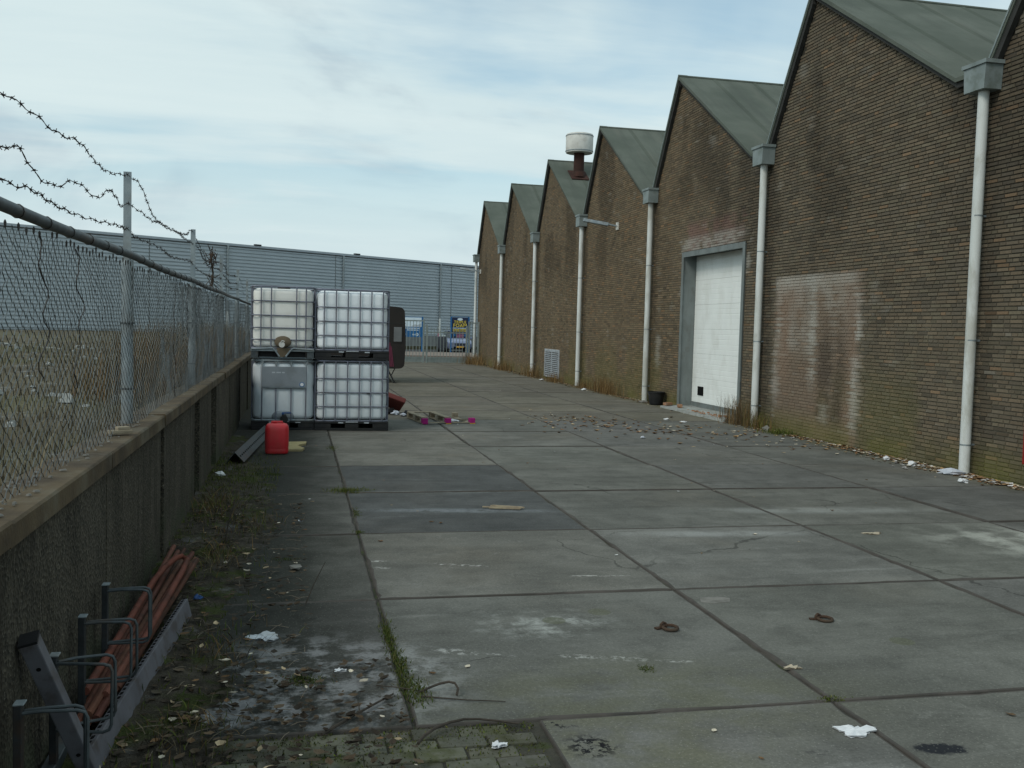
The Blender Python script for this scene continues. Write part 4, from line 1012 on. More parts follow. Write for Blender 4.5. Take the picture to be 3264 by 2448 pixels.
for x in (-.44, .44): b = MB(); b.cbox((x, 0, .008), (.13, 1.18, .012), .003); b.build('pallet_runner', M['galv_dark'], po)
b = MB(); b.cbox((0, .02, .06), (.72, 1.0, .09), .01); b.build('fork_gap_shade', M['black'], po)  # black block filling the fork openings in place of their shade
for s in (-1, 1):
    b = MB(); b.tube([(s * .49, -.605, .145), (s * .16, -.605, .165), (s * .10, -.61, .10), (s * .05, -.615, .03)], .014, 7); b.build('pallet_lip', M['galv'], po, smooth=True)
b = MB(); b.lathe([(0, -.05), (.085, -.048), (.125, -.03), (.135, 0)], 28, (0, 0, 0), 'y'); 
b.v = [(p[0] * 1.0, p[1] - .478 - .095, .265 + p[2] * .72) for p in b.v]; oo = b.build('outlet_recess', M['valve_brown'], t, smooth=True)
b = MB(); b.tube([(-.015, -.60, .235), (-.015, -.66, .225)], .038, 14); b.lathe([(.0, -.665), (.048, -.665), (.048, -.645), (.0, -.645)], 14, (-.015, 0, .225), 'y'); b.tube([(-.03, -.665, .26), (-.01, -.672, .29), (.03, -.672, .275)], .008, 6); b.build('valve', M['white'], oo, smooth=True)
b = MB(); b.prism([(-.10, .17), (.12, .17), (.07, .04), (-.05, .015)], 'y', -.608, -.600); b.build('drip_stain', M['valve_brown'], oo)
b = MB(); b.lathe([(0, 1.175), (.10, 1.175), (.105, 1.165), (.105, 1.118)], 20); b.build('lid', M['black'], t, smooth=True)
t.location = (-.205, 16.80, 1.168)
# grey plated tank, bottom left
t = thing('ibc_tank', 'milky tank with a grey name plate and blue tap at the bottom of its stack', 'tank', (0, 0, 0), 'bulk liquid tanks stacked in the yard')
xb = [-.335, -.115, .125, .36]; zb = [.40, .69, .9]
tank_mesh(.95, 1.14, .165, 1.10, .15, [.165, .69, 1.10], [-.475, -.335, -.115, .125, .36, .475], [-.57, -.2, .2, .57], .014).build('bottle', M['bottle_grey'], t, smooth=True)
pallet_black(t, 1.0, 1.2, M['black'])
b = MB(); b.tube(ring_path(.98, 1.17, .07, 1.125), .016, 8, True); cg = b.build('cage', M['galv'], t, smooth=True)
b = MB(); b.tube(ring_path(.98, 1.17, .07, .16), .016, 8, True); b.build('cage_foot', M['galv'], cg, smooth=True)
for x in xb:
    b = MB(); b.tube([(x, -.60, .15), (x, -.60, 1.03)], .0105, 7); b.build('cage_bar', M['cage'], cg, smooth=True)
    b = MB(); b.tube([(x, -.60, 1.03), (x - .02, -.59, 1.125)], .009, 6); b.tube([(x, -.60, 1.03), (x + .02, -.59, 1.125)], .009, 6); b.build('cage_bracket', M['galv'], cg, smooth=True)
for y in (-.4, 0, .4):
    for x in (-.50, .50): b = MB(); b.tube([(x, y, .15), (x, y, 1.125)], .0105, 7); b.build('cage_bar', M['cage'], cg, smooth=True)
b = MB(); b.tube([(-.34, -.606, .69), (.365, -.606, .69)], .012, 7); b.build('cage_ring', M['galv'], cg, smooth=True)
b = MB(); b.cbox((.012, -.618, .865), (.705, .008, .33), .003); npl = b.build('name_plate', M['plate_steel'], t)
b = MB(); b.lathe([(0, -.6245), (.040, -.6245), (.040, -.622)], 20, (.295, 0, .745), 'y'); st = b.build('round_sticker', M['sign_blue'], npl)
b = MB(); b.lathe([(0, -.6262), (.029, -.6262), (.029, -.6247)], 18, (.295, 0, .745), 'y'); b.build('sticker_centre', M['paper'], npl)
b = MB()
for k, (x, l) in enumerate(((-.18, .05), (-.11, .07), (-.02, .04))): b.bx(x, x + l, -.6228, -.622, .925, .945)
b.build('worn_print', M['louvre'], npl)
b = MB(); b.lathe([(0, -.03), (.11, -.028), (.165, -.012), (.175, 0)], 26, (0, 0, 0), 'y'); b.v = [(p[0] * 1.05, p[1] - .572, .225 + p[2] * .55) for p in b.v]; b.build('outlet_recess', M['plate_steel'], t, smooth=True)
b = MB(); b.tube([(.02, -.58, .195), (.02, -.70, .185)], .05, 14); b.lathe([(.0, -.73), (.06, -.73), (.065, -.70), (.05, -.68)], 16, (.02, 0, .185), 'y'); b.cbox((.02, -.67, .235), (.07, .06, .05), .01); vo = b.build('valve', M['black'], t, smooth=True)
b = MB(); b.cbox((.055, -.672, .285), (.14, .03, .022), .008); b.cbox((.0, -.672, .272), (.035, .035, .03), .006); b.build('tap_handle', M['blue'], vo)
t.location = (-.19, 16.86, .004); 

# ================================================================== THINGS BY THE TANKS
# red jerrycan
t = thing('jerrycan', 'bright red plastic jerrycan standing in front of the grey plated tank', 'jerrycan', (-.23, 13.36, .0))
vs = []; b = MB(); rr = rrect(.305, .25, .075, 6, 9); N = len(rr)
lv_ = [(.0, -.03), (.012, -.006), (.03, 0), (.06, 0), (.068, -.0015), (.076, 0), (.20, .003), (.30, .001), (.335, 0), (.372, -.008), (.395, -.03), (.403, -.06)]
for z, o in lv_:
    for x, y, nx, ny in rr: vs.append((x + nx * o - .23, y + ny * o + 13.36, z + .002))
b.add(vs, [(i * N + k, i * N + (k + 1) % N, (i + 1) * N + (k + 1) % N, (i + 1) * N + k) for i in range(len(lv_) - 1) for k in range(N)] + [tuple(range(N)), tuple((len(lv_) - 1) * N + k for k in range(N))])
jc = b.build('body', M['red_plastic'], t, smooth=True)
b = MB(); b.tube([(-.30, 13.36, .40), (-.30, 13.36, .425), (-.16, 13.36, .425), (-.16, 13.36, .40)], .013, 8); b.build('handle', M['red_plastic'], t, smooth=True)
b = MB(); b.lathe([(.035, .40), (.035, .428), (.0, .43)], 16, (-.26, 13.44, 0)); b.build('cap', M['red_plastic'], t, smooth=True)
# foam board
t = MB(); pl = [(.0, 0), (.20, .0), (.235, .10), (.19, .17), (.15, .24), (.165, .31), (.26, .38), (.27, .52), (-.02, .50), (-.05, .25)]
t.prism([(p[0] - .10, p[1] * 1.8 + 13.55) for p in pl], 'z', .002, .03)
tag(t.build('foam_board', M['foam'], origin=(0, 13.8, 0), parent=None), 'torn yellowish foam board lying behind the red jerrycan', 'board')
# perforated steel channel
ch = MB(); A = Vector((-.70, 12.15, .09)); B_ = Vector((-.46, 15.75, .05)); d = (B_ - A).normalized(); s = d.cross(Vector((0, 0, 1))).normalized(); u = s.cross(d)
pr = [(-.11, -.055), (-.105, -.055), (-.0, .075), (.105, -.035), (.11, -.035), (.0, .084)]
vs = [A + s * p[0] + u * p[1] for p in pr] + [B_ + s * p[0] + u * p[1] for p in pr]; n = 6
ch.add(vs, [(i, (i + 1) % n, (i + 1) % n + n, i + n) for i in range(n)] + [(0, 1, 2, 5), (2, 3, 4, 5), (6, 11, 8, 7), (8, 11, 10, 9)])
co = tag(ch.build('steel_channel', M['galv_dark'], origin=A), 'long perforated grey steel channel lying against the foot of the wall', 'steel profile')
for k in range(22):
    c = A + d * (.12 + k * .16) + s * .055 + u * .026
    rot = Matrix((s * .72 - u * .69, d, s * .69 + u * .72)).transposed()
    b = MB(); b.box(c, (.022, .075, .003), rot); b.build('slot', M['hole'], co)
# pallet with magenta blocks
t = thing('broken_pallet', 'broken wooden pallet with magenta painted block ends', 'pallet', (0, 0, 0))
for i, x in enumerate((.05, .48, .93)):
    for j, y in enumerate((.06, .62, 1.16)):
        if i == 2 and j == 1: continue
        b = MB(); b.cbox((x, y, .058), (.10, .12, .088), .004); b.build('block', M['wood'] if j else M['magenta'], t)
    b = MB(); b.cbox((x, .61, .008), (.10, 1.22, .014), .002); b.build('bottom_board', M['yellow'] if 0 else M['wood'], t)
    b = MB(); b.bx(x - .051, x + .051, -.004, .0, .001, .016); b.build('painted_end', M['yellow'] if i else M['magenta'], t)
for x0, x1 in ((.0, .10), (.43, .53)):
    b = MB(); b.cbox(((x0 + x1) / 2, .64, .111), (.10, 1.16, .018), .002); b.build('deck_board', M['wood'], t)
b = MB(); b.cbox((.30, 1.17, .113), (.5, .10, .018), .002); b.build('deck_board', M['wood'], t)
b = MB(); b.cbox((.50, .05, .024), (.98, .08, .014), .002); b.build('deck_board', M['wood'], t)
b = MB(); b.cbox((.73, .45, .05), (.5, .07, .016), .002, Matrix.Rotation(.25, 3, 'Z') @ Matrix.Rotation(.09, 3, 'Y')); b.build('deck_board', M['wood'], t)
t.location = (2.22, 17.28, .004); t.rotation_euler = (0, 0, R(7))
def crumple(name, label, cat, loc, s, mat, seed, flat=.35, group=None, sub=2):
    bm = bmesh.new(); bmesh.ops.create_icosphere(bm, subdivisions=sub, radius=1); r = random.Random(seed)
    for v in bm.verts:
        k = r.uniform(.35, 1.0); v.co = Vector((v.co.x * s[0] * k, v.co.y * s[1] * k, max(-.005, v.co.z * s[2] * r.uniform(.3, .9) + s[2] * .35)))
    me = bpy.data.meshes.new(name); bm.to_mesh(me); bm.free(); me.materials.append(mat)
    zmin = min(v.co.z for v in me.vertices)
    o = bpy.data.objects.new(name, me); COL.objects.link(o); o.location = (loc[0], loc[1], loc[2] - zmin + .001); o.rotation_euler = (0, 0, r.uniform(0, 6))
    return tag(o, label, cat, group)
b = MB(); b.cbox((0, 0, 0), (.62, .42, .11), .03, Matrix.Rotation(R(20), 3, 'Y') @ Matrix.Rotation(R(-32), 3, 'X'))
o = tag(b.build('seat_cushion', M['dull_red']), 'dull red cushion tilted on rubbish beside the tanks', 'cushion'); o.location = (1.82, 19.55, .26)
crumple('rubbish_bag', 'black rubbish bag slumped under the red cushion', 'bag', (1.72, 19.5, 0), (.34, .26, .13), M['black'], 3)
crumple('white_rag', 'white rag lying between the tanks and the broken pallet', 'rag', (1.93, 19.15, 0), (.13, .10, .07), M['rag'], 5)
crumple('plastic_bag', 'small black and white plastic bag at the corner of the broken pallet', 'bag', (2.10, 19.0, 0), (.12, .11, .08), M['black'], 8)
crumple('crumpled_sheet', 'bluish white crumpled sheet beside the black plastic bag', 'sheet', (2.04, 18.85, 0), (.09, .09, .06), M['rag'], 9)
crumple('cloth_scrap', 'pale cloth scrap lying inside the broken pallet', 'rag', (2.83, 17.75, .0), (.12, .14, .05), M['paper'], 10)

# ================================================================== CARAVAN
cv = thing('caravan', 'dark brown caravan with pink stripes parked across the yard behind the tanks', 'caravan', (1.3, 30.6, 0))
pr = []
def corner(cx, cz, r, a0, a1, n=6): return [(cx + r * math.cos(R(a0 + (a1 - a0) * k / n)), cz + r * math.sin(R(a0 + (a1 - a0) * k / n))) for k in range(n + 1)]
pr = [(-.70, .46)] + [(2.98, .44)] + corner(3.06, .60, .15, -80, -5) + [(3.235, 1.2), (3.225, 1.55), (3.205, 1.9)] + corner(3.02, 2.12, .175, 8, 84) + [(2.2, 2.36), (0.6, 2.40)] + corner(-.5, 2.10, .25, 90, 180) + corner(-.55, .7, .2, 180, 260)
b = MB(); b.prism(pr, 'y', 29.55, 31.65); b.build('body', M['caravan'], cv, smooth=True)
for x0, x1 in ((2.87, 3.11), (1.3, 2.1), (-.2, .6)):
    b = MB(); b.cbox(((x0 + x1) / 2, 29.54, 1.475), (x1 - x0, .03, .44), .012); w = b.build('window', M['car_window'], cv)
    b = MB(); b.bx(x0 - .03, x1 + .03, 29.538, 29.549, 1.225, 1.725); b.build('window_frame', M['caravan'], cv)
for k in range(3):
    b = MB(); x = 2.72 + k * .045; b.prism([(x + .05, .50), (x + .08, .50), (x - .02 + .02, 1.35 - k * .12), (x - .045 + .02, 1.35 - k * .12)], 'y', 29.540, 29.549); b.build('stripe', M['pink'], cv)
b = MB(); b.bx(-.6, 3.22, 29.543, 29.549, 1.80, 1.825); b.build('trim_strip', M['fascia'], cv)
for x in (2.80, -.3):
    for y in (29.7, 31.4):
        b = MB(); b.tube([(x - .10, y, .45), (x + .12, y - .1, .03)], .022, 6); b.tube([(x + .14, y, .45), (x + .02, y - .05, .22)], .015, 6); b.box((x + .13, y - .1, .013), (.10, .10, .02)); b.build('stabiliser_leg', M['black'], cv)
for y in (29.72, 31.45):
    b = MB(); b.lathe([(.16, -.08), (.30, -.08), (.315, -.05), (.315, .05), (.30, .08), (.16, .08)], 20, (1.2, y, .318), 'y'); wo = b.build('wheel', M['tyre'], cv, smooth=True)
    b = MB(); b.lathe([(0, -.075), (.16, -.07), (.16, .07), (0, .075)], 16, (1.2, y, .318), 'y'); b.build('rim', M['galv'], wo, smooth=True)
# ================================================================== GATE
def bars(name, label, x0, x1, ztop, toprail, zb=.10, pitch=.158, mid=None, y=46.55, arc=0):
    t = thing(name, label, 'gate', ((x0 + x1) / 2, y, 0), 'grey bar gates across the end of the yard')
    for x in (x0 + .04, x1 - .04):
        b = MB(); b.bx(x - .04, x + .04, y - .04, y + .04, 0, ztop + .04); b.build('gate_post', M['rail_grey'], t)
    b = MB(); b.bx(x0 + .081, x1 - .081, y - .025, y + .025, zb + .12, zb + .18); b.build('bottom_rail', M['rail_grey'], t)
    if toprail: b = MB(); b.bx(x0 + .081, x1 - .081, y - .025, y + .025, ztop - .06, ztop); b.build('top_rail', M['rail_grey'], t)
    else: b = MB(); b.bx(x0 + .081, x1 - .081, y - .025, y + .025, ztop - .35, ztop - .30); b.build('top_rail', M['rail_grey'], t)
    n = int((x1 - x0 - .16) / pitch)
    for k in range(1, n + 1):
        x = x0 + .08 + (x1 - x0 - .16) * k / (n + 1); zt = ztop - (.0 if toprail else .02 + arc * (k % 3) * .05)
        b = MB(); b.bx(x - .014, x + .014, y - .035, y - .026, .10, zt); b.build('gate_bar', M['rail_grey'], t)
    b = MB(); b.bx(x0 + .081, x1 - .081, y - .012, y + .012, .03, zb + .119); b.build('kick_plate', M['rail_grey'], t)
    return t
bars('yard_gate', 'grey bar gate leaf with a straight top rail, nearest the caravan', 2.3, 5.98, 2.02, True)
bars('yard_gate', 'grey bar gate leaf with free bar tops in front of the blue car', 6.06, 8.06, 1.78, False, arc=1)
bars('gate_side_panel', 'narrow grey bar panel fixed between the gate and the brick warehouse', 8.10, 8.62, 1.98, True)
bars('yard_gate', 'grey bar gate leaf standing next to the retaining wall', -.88, 2.22, 2.02, True)
# ================================================================== SIGNS
def text(s, size, loc, mat, parent, name):
    cu = bpy.data.curves.new(name, 'FONT'); cu.body = s; cu.size = size; cu.extrude = .004; cu.align_x = 'CENTER'; cu.offset = size * .012; cu.space_character = 1.12
    o = bpy.data.objects.new('tmp', cu); COL.objects.link(o)
    bpy.context.view_layer.update()
    me = bpy.data.meshes.new_from_object(o.evaluated_get(bpy.context.evaluated_depsgraph_get())); bpy.data.objects.remove(o)
    me.materials.clear(); me.materials.append(mat); o = bpy.data.objects.new(name, me); COL.objects.link(o); o.parent = parent
    o.rotation_euler = (R(90), 0, 0); o.location = Vector(loc) - wloc(parent); return o
SY = 65.0
def dashes(parent, name, x0, x1, z, h, n, mat, y, seed):
    r = random.Random(seed); b = MB(); x = x0
    while x < x1 - .02:
        l = min(r.uniform(.04, .12), x1 - x); b.bx(x, x + l * .8, y - .004, y, z, z + h * r.uniform(.75, 1)); x += l
    b.build(name, mat, parent)
sg = thing('car_wash_sign', 'tall blue sign board with yellow TRIPLE FOAM lettering in front of the parked car', 'sign', (10.73, SY, 0))
for x in (10.13, 11.33): b = MB(); b.bx(x - .045, x + .045, SY - .02, SY + .07, 0, 2.40); b.build('sign_post', M['sign_blue'], sg)
b = MB(); b.bx(10.176, 11.284, SY, SY + .05, 1.0, 2.38); bo = b.build('board', M['sign_navy'], sg)
b = MB(); b.bx(10.10, 11.36, SY - .025, SY + .075, 2.401, 2.44); b.build('top_bar', M['sign_blue'], sg)
b = MB(); b.lathe([(0, SY - .012), (.18, SY - .012), (.18, SY - .002)], 24, (10.73, 0, 0), 'y'); b.v = [(p[0], p[1], 2.255 + p[2] * .45) for p in b.v]; b.build('oval_badge', M['sign_white'], bo)
text('TRIPLE', .255, (10.73, SY - .006, 1.99), M['sign_yellow'], bo, 'lettering'); text('FOAM', .32, (10.73, SY - .006, 1.74), M['sign_yellow'], bo, 'lettering')
dashes(bo, 'small_print', 10.25, 11.2, 1.64, .06, 9, M['sign_white'], SY - .002, 1); dashes(bo, 'small_print', 10.25, 11.2, 1.545, .06, 9, M['sign_yellow'], SY - .002, 2); dashes(bo, 'small_print', 10.25, 11.2, 1.45, .06, 9, M['sign_yellow'], SY - .002, 3)
for k in range(3):
    b = MB(); b.bx(10.50, 11.0, SY - .006, SY - .002, 1.05 + k * .12, 1.11 + k * .12); b.build('pink_band', M['sign_pink'], bo)
for x in (10.35, 11.1): b = MB(); b.lathe([(0, SY - .008), (.09, SY - .008), (.09, SY - .002)], 14, (x, 0, 1.2), 'y'); b.build('blue_brush', M['sign_blue'], bo)
sg = thing('car_wash_sign', 'wide sign board with a white picture over blue lower half, beside the caravan', 'sign', (7.5, SY, 0))
for x in (6.72, 8.20): b = MB(); b.bx(x - .05, x + .05, SY - .02, SY + .07, 0, 2.36); b.build('sign_post', M['sign_blue'], sg)
b = MB(); b.bx(6.771, 8.149, SY, SY + .05, 1.0, 2.34); bo = b.build('board', M['sign_blue'], sg)
b = MB(); b.bx(6.78, 8.14, SY - .008, SY - .001, 1.68, 2.30); b.build('picture_panel', M['sign_white'], bo)
b = MB(); b.prism([(7.45, 1.70), (7.7, 1.86), (7.85, 1.80), (8.1, 1.92), (8.1, 1.70)], 'y', SY - .013, SY - .009); b.prism([(7.62, 2.18), (7.72, 2.12), (7.84, 2.17), (7.72, 2.09)], 'y', SY - .013, SY - .009); b.build('picture_shapes', M['sign_grey'], bo)
dashes(bo, 'small_print', 6.85, 8.05, 1.55, .08, 9, M['sign_white'], SY - .002, 5); dashes(bo, 'small_print', 7.2, 7.95, 1.43, .07, 9, M['sign_white'], SY - .002, 6)
b = MB(); b.lathe([(0, SY - .008), (.13, SY - .008), (.13, SY - .002)], 18, (6.98, 0, 1.17), 'y'); b.lathe([(.05, SY - .008), (.10, SY - .008), (.10, SY - .002)], 16, (7.85, 0, 1.17), 'y'); b.bx(7.55, 7.68, SY - .008, SY - .002, 1.12, 1.21); b.build('white_emblem', M['sign_white'], bo)
# ================================================================== CAR + SERVICE BOX
CX0 = 11.0
ca = thing('parked_car', 'silver blue hatchback parked facing the gate behind the TRIPLE FOAM sign', 'car', (CX0, 68.4, 0))
def car_loft(sections, name, mat, parent, smooth=True):
    vs = []; n = None; b = MB()
    for y, pts in sections:
        full = [(x, z) for x, z in pts] + [(-x, z) for x, z in reversed(pts)]
        n = len(full); vs += [(CX0 + x, y, z) for x, z in full]
    fs = [(i * n + k, i * n + (k + 1) % n, (i + 1) * n + (k + 1) % n, (i + 1) * n + k) for i in range(len(sections) - 1) for k in range(n)]
    fs += [tuple(range(n)), tuple((len(sections) - 1) * n + k for k in range(n))]
    b.add(vs, fs); return b.build(name, mat, parent, smooth=smooth)
car_loft([(66.45, [(.62, .30), (.72, .42), (.70, .60), (.55, .66)]), (66.56, [(.76, .24), (.85, .42), (.82, .66), (.62, .74)]), (66.95, [(.82, .20), (.89, .45), (.86, .80), (.66, .86)]), (67.6, [(.83, .20), (.90, .50), (.87, .90), (.72, .98)]), (69.5, [(.83, .20), (.90, .55), (.88, .95), (.74, 1.0)]), (70.35, [(.80, .26), (.86, .55), (.83, .95), (.68, 1.0)])], 'body', M['car_paint'], ca)
car_loft([(67.55, [(.72, .96), (.66, .98)]), (68.25, [(.74, .97), (.60, 1.42)]), (69.6, [(.74, .97), (.60, 1.44)]), (70.25, [(.68, .97), (.60, 1.05)])], 'cabin_glass', M['glass'], ca)
car_loft([(68.15, [(.60, 1.415), (.56, 1.44)]), (68.5, [(.61, 1.43), (.54, 1.475)]), (69.6, [(.60, 1.44), (.54, 1.48)]), (69.95, [(.58, 1.40), (.5, 1.44)])], 'roof_panel', M['car_paint'], ca)
for s in (-1, 1):
    b = MB(); b.cbox((CX0 + s * .60, 66.60, .665), (.26, .20, .15), .03, Matrix.Rotation(-s * .35, 3, 'Z')); b.build('headlight', M['lamp_glass'], ca)
    b = MB(); b.cbox((CX0 + s * 1.0, 67.95, .98), (.20, .09, .13), .03); b.build('wing_mirror', M['car_paint'], ca)
    for y in (67.2, 69.6):
        b = MB(); b.lathe([(.17, -.10), (.29, -.10), (.31, -.07), (.31, .07), (.29, .10), (.17, .10)], 20, (CX0 + s * .80, y, .312), 'x'); w = b.build('wheel', M['tyre'], ca, smooth=True)
        b = MB(); b.lathe([(0, -.08), (.17, -.085), (.17, .085), (0, .08)], 16, (CX0 + s * .80, y, .312), 'x'); b.build('rim', M['galv'], w, smooth=True)
for z in (.50, .58): b = MB(); b.bx(CX0 - .36, CX0 + .36, 66.43, 66.47, z - .025, z + .025); b.build('grille_slot', M['hole'], ca)
b = MB(); b.bx(CX0 - .42, CX0 + .42, 66.45, 66.50, .26, .40); b.build('air_intake', M['hole'], ca)
b = MB(); b.bx(CX0 - .26, CX0 + .26, 66.405, 66.425, .325, .435); b.build('number_plate', M['plate'], ca)
sb = thing('vacuum_cabinet', 'low dark grey machine cabinet beside the silver blue car', 'machine', (9.79, 67.0, 0))
b = MB(); b.cbox((9.79, 67.0, .56), (.62, .6, 1.0), .06); b.build('cabinet', M['box_grey'], sb)
b = MB(); b.cbox((9.89, 66.72, 1.12), (.26, .06, .10), .02); b.bx(9.87, 9.91, 66.73, 66.76, 1.05, 1.08); b.build('mirror', M['mirror'], sb)
for x in (9.56, 10.02):
    b = MB(); b.lathe([(0, -.05), (.15, -.05), (.15, .05), (0, .05)], 14, (x, 66.72, .15), 'x'); b.build('wheel', M['tyre'], sb, smooth=True)
b = MB(); b.tube([(9.54, 66.9, 1.02), (9.52, 66.9, 1.35)], .05, 8); b.build('hose_post', M['sign_pink'], sb, smooth=True)
# low dark verge at the shed's foot
b = MB()
for k in range(90):
    x = 1 + k * .28; b.box((x, 76.5 + .62 * (x - 8) * .9 - 3.5 + U(-.3, .3), .10), (.5, .5, .25), Matrix.Rotation(U(0, 3), 3, 'Z'), .7)
tag(b.build('verge_scrub', M['shrub_dark']), label='low dark scrub along the foot of the metal shed', kind='stuff')

# ================================================================== BICYCLE RACK AND RODS
bk = thing('bicycle_rack', 'grey steel bicycle rack with bent rod wheel holders leaning on the wall', 'bicycle rack', (-.75, 4.4, 0))
A = Vector((-.745, 3.90, .060)); B_ = Vector((-.605, 5.93, .065)); d = (B_ - A).normalized(); s_ = d.cross(Vector((0, 0, 1))).normalized(); u_ = s_.cross(d)
rot = Matrix((s_, d, u_)).transposed() @ Matrix.Rotation(R(-14), 3, 'Y')
b = MB(); b.cbox((A + B_) / 2, (.038, (B_ - A).length, .105), .004, rot); be = b.build('base_beam', M['rack'], bk)
up_ = rot @ Vector((0, 0, 1)); sd_ = rot @ Vector((1, 0, 0))
for k in range(40):
    p = A + d * (.05 + k * .051) + up_ * .0535 - sd_ * .004
    b = MB(); b.box(p, (.013, .026, .003), rot); b.build('slot', M['hole'], be)
A2 = Vector((-.735, 3.86, .03)); B2 = Vector((-.885, 3.60, .63)); d2 = (B2 - A2).normalized(); s2 = d2.cross(Vector((0, 1, 0))).normalized(); u2 = s2.cross(d2)
rot2 = Matrix((s2, u2, d2)).transposed()
b = MB(); b.cbox((A2 + B2) / 2, (.062, .062, (B2 - A2).length), .005, rot2); ar = b.build('end_arm', M['rack'], bk)
b = MB(); b.box(B2 + d2 * .006, (.064, .064, .010), rot2); b.build('end_cap', M['black'], ar)
for f_ in (.16, .80):
    p = A2.lerp(B2, 1 - f_) ; b = MB(); b.lathe([(0, -.002), (.008, -.002), (.008, .002), (0, .002)], 10, (0, 0, 0), 'y'); b.v = [tuple(p + rot2 @ Vector((q[0], q[1] - .0315, q[2]))) for q in b.v]; b.build('bolt_hole', M['hole'], ar)
b = MB(); b.cbox((-.885, 4.5, .04), (.05, 2.3, .05), .004); b.build('rear_beam', M['galv_dark'], bk)
for y in (3.42, 3.90, 4.40, 4.92):
    b = MB(); b.cbox((-.874, y, .245), (.026, .042, .46), .003); hp = b.build('holder_post', M['rack_dark'], bk)
    b = MB(); b.cbox((-.870, y, .479), (.034, .046, .006), .002); b.build('post_cap', M['galv'], hp)
    sp_ = .055 if abs(y - 3.9) < .1 else .022
    for s in (-1, 1):
        yy = y + s * sp_; L_ = U(.185, .205); e1 = y + s * sp_ * 1.25
        pts = [(-.86, y + s * .012, .447), (-.86 + .06, y + s * sp_ * .6, .452), (-.86 + L_ - .03, yy, .452), (-.86 + L_ - .008, yy, .444), (-.86 + L_, yy, .425), (-.86 + L_, e1, .225), (-.86 + L_ - .008, e1, .205), (-.86 + L_ - .03, e1, .197), (-.86, y + s * .012, .192)]
        b = MB(); b.tube(pts, .0062, 8); b.build('wheel_holder', M['galv_dark'], hp, smooth=True)
rods = [(-.86, 4.15, -.83, 7.25), (-.835, 4.30, -.785, 7.1), (-.815, 4.2, -.75, 7.18), (-.80, 4.35, -.71, 6.98), (-.79, 4.25, -.685, 7.05), (-.78, 4.4, -.655, 6.92), (-.765, 4.6, -.635, 6.85), (-.82, 4.25, -.72, 6.75), (-.79, 4.45, -.68, 6.7)]
tones = [1, .9, .55, 1.05, .8, 1.1, .7, 1.0, 1.2]
for k, (x0, y0, x1, y1) in enumerate(rods):
    lay = 1 if k >= 7 else 0; z0 = .075 + lay * .03 + U(0, .01); z1 = .115 + lay * .03 + U(0, .02)
    pts = [Vector((x0, y0, z0)), Vector(((x0 + x1) / 2 + U(-.006, .006), (y0 + y1) / 2, (z0 + z1) / 2 + U(-.004, .008))), Vector((x1, y1, z1))]
    r_ = .0165 if k not in (2, 5) else .012
    b = MB(); b.tube(pts, r_, 9); o = b.build('rusty_rod', M['red_rod'], smooth=True, origin=(x0, y0, z0))
    o.color = (tones[k], tones[k] * U(.9, 1.15), tones[k], 1)
    tag(o, {2: 'thin dark rusty rod in the bundle, nearer the wall', 5: 'thin reddish rod in the bundle, nearer the perforated beam', 0: 'red oxide rod of the bundle lying against the wall', 6: 'dull brown rod of the bundle lying along the perforated beam', 7: 'red rod resting on top of the bundle under the hairpin', 8: 'brightest red rod resting on top of the bundle'}.get(k, {1: 'dull red rod next to the one lying against the wall', 3: 'pinkish red rod in the very middle of the bundle'}.get(k, 'brownish red rod between the middle of the bundle and the perforated beam')), 'rod', 'rusty rods bundled behind the bicycle rack')
b = MB(); b.tube([(-.86, 4.4, .15), (-.835, 5.9, .155), (-.82, 6.15, .17), (-.78, 6.35, .205), (-.735, 6.5, .225), (-.70, 6.56, .225), (-.665, 6.52, .21), (-.665, 6.3, .20), (-.715, 5.0, .17)], .018, 10)
o = b.build('bent_rod', M['red_rod'], smooth=True, origin=(-.8, 5, .12)); o.color = (1.05, .9, .9, 1)
tag(o, 'red rod bent into a hairpin on top of the rusty rods', 'rod')
# ================================================================== TIE RINGS
for (x, y, a, lab) in ((2.16, 5.36, .3, 'rusty iron tie ring with a chunky shackle, lying nearer to the worn white paint marks'), (3.19, 5.40, -.2, 'rusty iron tie ring lying flat on the slab with the faint round stain')):
    t = thing('tie_ring', lab, 'ring', (x, y, 0), 'iron tie rings let into the concrete')
    b = MB(); b.tube([(x + .018 + .043 * math.cos(q), y - .02 + .040 * math.sin(q), .013 + .003 * math.sin(q)) for q in [2 * math.pi * k / 24 for k in range(24)]], .0095, 8, True); b.build('ring', M['rust'], t, smooth=True)
    b = MB(); b.tube([(x - .032, y + .004, .001), (x - .032, y + .004, .026), (x - .014, y + .016, .034), (x + .004, y + .022, .026), (x + .004, y + .022, .001)], .009, 8); b.build('eye', M['rust'], t, smooth=True)
    b = MB(); b.cbox((x - .03, y + .012, .005), (.075, .03, .010), .003, Matrix.Rotation(a, 3, 'Z')); b.build('anchor_plate', M['rust'], t)
# recessed lifting hole with a broken edge
b = MB(); b.prism([(2.60, 5.87), (2.66, 5.82), (2.79, 5.84), (2.83, 5.93), (2.76, 5.97), (2.63, 5.96)], 'z', -.02, .0045); o = tag(b.build('patch_plug', M['stone'], origin=(2.7, 5.9, 0)), 'small rough mortar patch near the slab corner', 'patch')
